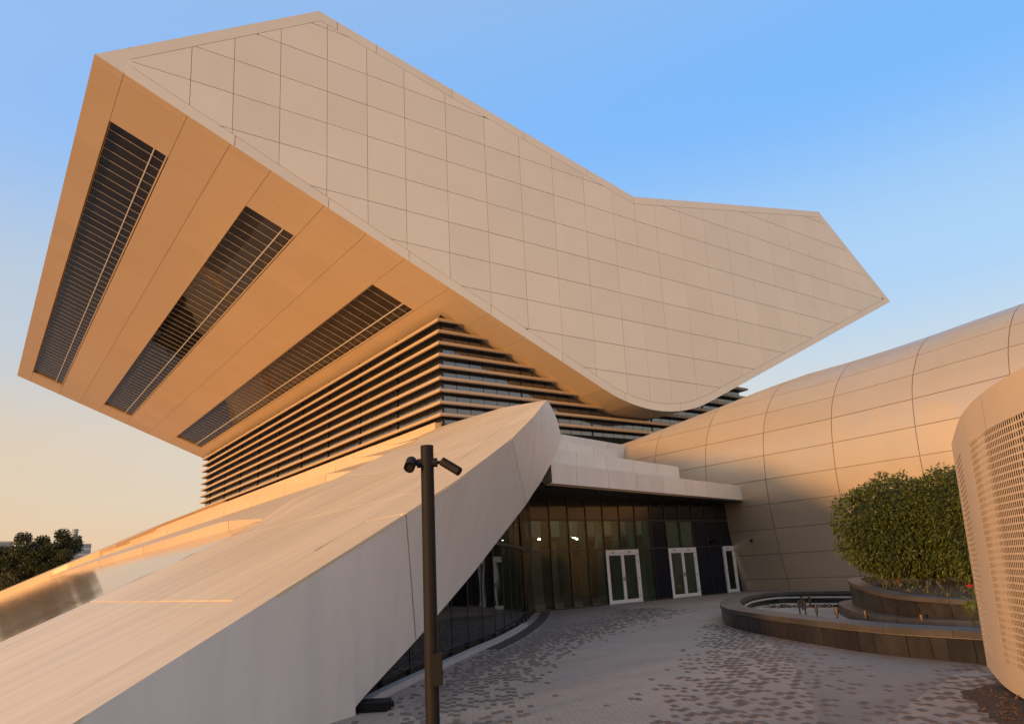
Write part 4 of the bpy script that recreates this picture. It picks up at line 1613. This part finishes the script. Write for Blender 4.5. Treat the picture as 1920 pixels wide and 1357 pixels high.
def perforated(s0, s1, z0, z1, ns, nz, hole, name):
    """sheet of ns x nz cells, hole(i, j) -> (width share, height share) or None; the holes are open and have depth"""
    b = MB()
    ss, zz_ = np.linspace(s0, s1, ns + 1), np.linspace(z0, z1, nz + 1)
    for i in range(ns):
        for j in range(nz):
            a0, a1, b0, b1 = ss[i], ss[i + 1], zz_[j], zz_[j + 1]
            c = [scr(a0, b0), scr(a1, b0), scr(a1, b1), scr(a0, b1)]
            h = hole(i, j)
            if not h:
                b.poly(c)
                continue
            ma, mb, wa, wb = (a0 + a1) / 2, (b0 + b1) / 2, (a1 - a0) * h[0] / 2, (b1 - b0) * h[1] / 2
            q = [(ma - wa, mb - wb), (ma + wa, mb - wb), (ma + wa, mb + wb), (ma - wa, mb + wb)]
            hi = [scr(*p) for p in q]
            bk_ = [scr(*p, 0.002) for p in q]
            for k in range(4):
                k2 = (k + 1) % 4
                b.poly([c[k], c[k2], hi[k2], hi[k]])
                b.poly([hi[k], hi[k2], bk_[k2], bk_[k]])
    return b.obj(name, M['screen'], SC)


def holes(i, j):
    # the perforation swells and shrinks in slow diagonal drifts
    w = 0.5 + 0.5 * math.cos((i - 2.5) * 0.40 + (33 - j) * 0.045)
    if i > 15 - 0.02 * j and i < 30:
        w = max(w, 0.9)
    if w < 0.35:
        return (0.38, 0.40)
    return (0.54, 0.64) if w < 0.8 else (0.62, 0.74)


S2 = sarc[-1]
mid = FOLD + 0.95
perforated(FOLD + 0.14, mid, 0.36, 2.66, 17, 34, holes, 'perforated_panel')
perforated(mid + 0.006, mid + 1.7, 0.36, 2.66, 30, 34, lambda i, j: holes(i + 17, j), 'perforated_panel')
rim_s = MB()
def sheet(s0, s1, z0, z1, n=14):
    b = MB()
    b.grid([[scr(s, z0) for s in np.linspace(s0, s1, n)], [scr(s, z1) for s in np.linspace(s0, s1, n)]])
    b.grid([[scr(s, z1) for s in np.linspace(s0, s1, n)], [scr(s, z1, 0.05) for s in np.linspace(s0, s1, n)]])
    b.grid([[scr(s, z0, 0.05) for s in np.linspace(s0, s1, n)], [scr(s, z0) for s in np.linspace(s0, s1, n)]])
    return b.obj('border_sheet', M['screen'], SC)
sheet(FOLD + 0.003, mid, 2.66, ZT)
sheet(mid + 0.006, S2, 2.66, ZT)
sheet(FOLD + 0.003, mid, ZB, 0.36)
sheet(mid + 0.006, S2, ZB, 0.36)
sheet(FOLD + 0.003, FOLD + 0.14, 0.36, 2.66)
sheet(mid + 1.7, S2, 0.36, 2.66)
# narrow end sheet with pressed slots
sheet(0, FOLD, 2.72, ZT)
sheet(0, FOLD, ZB, 0.30)
b = MB()
nz_ = 38
zz_ = np.linspace(0.30, 2.72, nz_ + 1)
for j in range(nz_):
    z0, z1 = zz_[j], zz_[j + 1]
    sA, sB = 0.25, FOLD * 0.62
    for a, c_ in ((0, sA), (sB, FOLD)):
        b.grid([[scr(s, z0) for s in np.linspace(a, c_, 6)], [scr(s, z1) for s in np.linspace(a, c_, 6)]])
    zm0, zm1 = z0 + 0.016, z1 - 0.016
    sl_ = [sA, sA + 0.05] + list(np.linspace(sA + 0.1, sB - 0.1, 5)) + [sB - 0.05, sB]
    dp = [0, 0.012] + [0.014] * 5 + [0.012, 0]
    b.grid([[scr(s, z0) for s in sl_], [scr(s, zm0) for s in sl_], [scr(s, zm0 + 0.008, d_) for s, d_ in zip(sl_, dp)],
            [scr(s, zm1 - 0.008, d_) for s, d_ in zip(sl_, dp)], [scr(s, zm1) for s in sl_], [scr(s, z1) for s in sl_]])
b.obj('slotted_sheet', M['screen'], SC)
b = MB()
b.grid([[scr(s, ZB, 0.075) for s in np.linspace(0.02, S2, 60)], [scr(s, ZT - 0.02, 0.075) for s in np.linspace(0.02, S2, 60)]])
b.obj('dark_backing', M['dark_in'], SC)  # near-black sheet close behind the holes, painting the shade of the hollow inside
b = MB()
ends = [scr(0, ZB), scr(0, ZT)]
b.poly([scr(0, ZB), scr(0, ZB) + Vector((2.5, -1.6, 0)), scr(0, ZT) + Vector((2.5, -1.6, 0)), scr(0, ZT)])
b.poly([scr(S2, ZB), scr(S2, ZT), scr(S2, ZT) + Vector((3.2, 0.9, 0)), scr(S2, ZB) + Vector((3.2, 0.9, 0))])
b.poly([scr(0, ZB) + Vector((2.5, -1.6, 0)), scr(S2, ZB) + Vector((3.2, 0.9, 0)), scr(S2, ZT) + Vector((3.2, 0.9, 0)), scr(0, ZT) + Vector((2.5, -1.6, 0))])
b.poly([scr(s, ZT - 0.03, 0.01) for s in np.linspace(0, S2, 20)] + [scr(S2, ZT - 0.03) + Vector((3.2, 0.9, 0)), scr(0, ZT - 0.03) + Vector((2.5, -1.6, 0))])
b.obj('end_sheet', M['screen'], SC)
# soil bed round its foot
sb = MB()
pl_ = [scr(s, 0.0, -0.42) for s in np.linspace(FOLD - 0.5, S2, 24)]
inn_ = [scr(s, 0.0, 1.2) for s in np.linspace(FOLD - 0.5, S2, 24)]
midl = [scr(s, 0.0, -0.1) for s in np.linspace(FOLD - 0.5, S2, 24)]
jag = [p + Vector((rng.normal(0, .07), rng.normal(0, .07), 0.005)) for p in pl_]
sb.grid([jag, [p + Vector((0, 0, 0.05 + abs(rng.normal(0, .02)))) for p in midl], [p + Vector((0, 0, 0.06)) for p in inn_]])
o = sb.obj('soil_bed', M['soil'])
o['kind'] = 'structure'
n_ = 320
ss_ = rng.uniform(FOLD - 0.4, S2, n_)
pos = np.array([list(scr(s, 0.03 + 0.05 * float(rng.random()), float(rng.normal(-0.12, 0.12)))) for s in ss_])
lt = thing('dry_litter', 'brown twigs and dead leaves on the soil under the screen', 'litter', (9, 4, 0))
lt['kind'] = 'stuff'
q = leaf_cloud(pos, rng.normal(0, 1, (n_, 3)), 0.06, 0.0, 'dry_litter_leaves', M['litter'], lt)
q['kind'] = 'stuff'

# ---------------------------------------------------------------- camera pole
px0, py0 = 4.16, 7.42
PO = thing('camera_pole', 'slim dark brown pole carrying two security cameras near the wing', 'pole', (px0, py0, 0))
b = MB()
b.tube((px0, py0, 0), (px0, py0, 3.06), 0.0745, seg=32)
o = b.obj('pole_shaft', M['pole'], PO)
auto_smooth(o, 40)
b = MB()
b.tube((px0, py0, 0), (px0, py0, 0.025), 0.17, seg=24)
b.obj('base_plate', M['pole'], PO)
rx, ry = math.cos(-AZ), math.sin(-AZ)                     # sideways, seen from the plaza


def pl(side, fwd, z):
    return Vector((px0 + rx * side - ry * fwd, py0 + ry * side + rx * fwd, z))


b = MB()
b.tube(pl(-0.115, 0, 2.8600), pl(0.115, 0, 2.8600), 0.052, seg=16)
auto_smooth(b.obj('collar', M['pole'], PO), 40)
# left camera looks at the plaza, right one looks down to the right
b = MB()
b.tube(pl(-0.11, 0, 2.8600), pl(-0.175, 0, 2.8600), 0.026, seg=10)
b.tube(pl(-0.18, 0.03, 2.8800), pl(-0.185, -0.13, 2.7900), 0.056, seg=16)
b.tube(pl(-0.181, 0.0, 2.8900), pl(-0.185, -0.16, 2.7950), 0.062, seg=16, caps=False)
auto_smooth(b.obj('security_camera', M['pole'], PO, label='security camera facing the plaza on the left of the pole'), 40)
b = MB()
b.tube(pl(-0.186, -0.131, 2.7895), pl(-0.187, -0.136, 2.7870), 0.047, seg=16)
b.obj('camera_lens', M['black'], PO)
b = MB()
b.tube(pl(0.11, 0, 2.8600), pl(0.19, -0.01, 2.8550), 0.020, seg=10)
b.tube(pl(0.19, -0.01, 2.8800), pl(0.20, -0.02, 2.8100), 0.026, seg=10)
b.tube(pl(0.175, -0.02, 2.8650), pl(0.375, -0.10, 2.7250), 0.050, seg=16)
b.obox(pl(0.19, -0.065, 2.9000), pl(0.385, -0.145, 2.7650) - pl(0.19, -0.065, 2.9000), pl(0, 0.10, 0) - pl(0, 0, 0), (0.006, 0.006, 0.012))
auto_smooth(b.obj('security_camera', M['pole'], PO, label='security camera tilted down to the right of the pole'), 40)
b = MB()
b.obox(pl(0.005, -0.115, 0.50), pl(0.115, 0, 0) - pl(0, 0, 0), pl(0, 0.10, 0) - pl(0, 0, 0), (0, 0, 0.32))
b.obj('junction_box', M['black'], PO)
b = MB()
b.tube(pl(0.08, -0.045, 0.82), pl(0.08, -0.045, 1.15), 0.008, seg=6)
b.obj('conduit', M['pole'], PO)

# floor box at the foot of the wing
b = MB()
b.obox((4.22, 9.44, 0.0), (0.30, -0.22, 0), (0.22, 0.32, 0), (0, 0, 0.11))
b.obox((4.55, 9.30, 0.03), (0.12, 0.02, 0), (0.05, 0.14, 0), (0, 0, 0.06))
tag(b.obj('floor_box', M['black']), 'low black box on the paving at the foot of the sloping wing', 'box')

# ---------------------------------------------------------------- far left: trees and distant blocks
def tree(loc, h, w, label, n=17000, seed=0):
    t = thing('broadleaf_tree', label, 'tree', loc, 'trees beyond the sloping wing')
    r2 = np.random.default_rng(seed)
    base = Vector(loc)
    tr_b = MB()
    tr_b.tube(base, base + Vector((0.1, 0, h * .45)), 0.28, 0.17, seg=8)
    lumps = []
    for k in range(19):
        a, rr = r2.random() * 6.28, math.sqrt(r2.random()) * w * 0.42
        z = h * (0.26 + 0.62 * r2.random() * (1 - 0.5 * rr / w))
        lumps.append((np.array([math.cos(a) * rr, math.sin(a) * rr, z]), w * r2.uniform(0.14, 0.24)))
    lumps.append((np.array([0, 0, h * 0.88]), w * 0.15))
    for c, r in lumps[:9]:
        tr_b.tube(base + Vector((0.1, 0, h * .42)), base + Vector(c), 0.11, 0.03, seg=6)
    tr_b.obj('trunk', M['bark'], t)
    P, Nn, T = [], [], []
    for c, r in lumps:
        m_ = n // len(lumps)
        d = r2.normal(0, 1, (m_, 3))
        d /= np.linalg.norm(d, axis=1)[:, None]
        rad = r2.random(m_) ** 0.45
        P.append(c + d * (rad * r)[:, None] * np.array([1, 1, 0.85]))
        Nn.append(d)
        T.append(np.full(m_, r2.random()))
    leaf_cloud(np.concatenate(P) + np.array(base), np.concatenate(Nn), 0.27, 0.3, 'crown', M['treeleaf'], t, aspect=0.6, tone=np.concatenate(T) * .7 + .1)


tree((5.7, 122, 0), 10.9, 6.6, 'dark bushy tree with the left one of the tall crowns, beyond the wing', seed=3)
tree((8.1, 124.5, 0), 10.5, 6.2, 'dark tree between the two tall crowns of the group beyond the wing', seed=8)
tree((10.2, 121, 0), 11.2, 6.4, 'dark tree with the tall crown that overlaps the stepped tower', seed=21)
tree((12.6, 127, 0), 6.6, 6.0, 'low dark tree just above the slope of the wing, right end of the group', seed=5)
tree((3.4, 125, 0), 8.9, 7.0, 'lower dark tree cut by the photo edge before the flat topped block', seed=12)


def block(b, pan, x0, y0, x1, y1, z0, z1, nf, nw):
    b.box((x0, y0, z0), (x1, y1, z1))
    fh = (z1 - z0) / nf
    for f in range(nf):
        for sidex in range(nw):
            wx = (x1 - x0) / nw
            pan.box((x0 + wx * (sidex + .14), y0 - 0.12, z0 + fh * (f + .25)), (x0 + wx * (sidex + .86), y0 - 0.02, z0 + fh * (f + .85)))


ST = thing('stepped_tower', 'far pale stepped tower with round top, right of the tree crowns', 'building', (47, 480, 0))
b = MB()
wb = MB()
block(b, wb, 44.8, 478, 54.5, 490, 0, 29.4, 10, 7)
b.obj('wall', M['far_wall'], ST)
b = MB()
block(b, wb, 40.0, 480, 44.7, 490, 0, 28.0, 9, 3)
b.obj('wing_wall', M['far_wall'], ST)
b2 = MB()
for r_, cx_, z0, z1 in ((3.2, 46.6, 29.4, 33.8), (1.5, 46.4, 33.8, 37.6)):
    b2.tube((cx_, 482, z0), (cx_, 482, z1), r_, seg=28)
    for f in range(3):
        z = z0 + (z1 - z0) * (f + 0.35) / 3
        wb.tube((cx_, 482, z), (cx_, 482, z + (z1 - z0) * 0.16), r_ + 0.08, seg=28, caps=False)
auto_smooth(b2.obj('round_top', M['far_wall'], ST), 40)
wb.obj('windows', M['far_glass'], ST, kind='stuff')
FB = thing('flat_block', 'far flat topped pale block at the left photo edge behind trees', 'building', (12, 500, 0))
b, wb = MB(), MB()
block(b, wb, 2, 500, 18.6, 516, 0, 32.0, 10, 8)
b.box((1.5, 499.5, 32.0), (19.0, 516, 32.8))
b.obj('wall', M['far_wall'], FB)
wb.obj('windows', M['far_glass'], FB, kind='stuff')
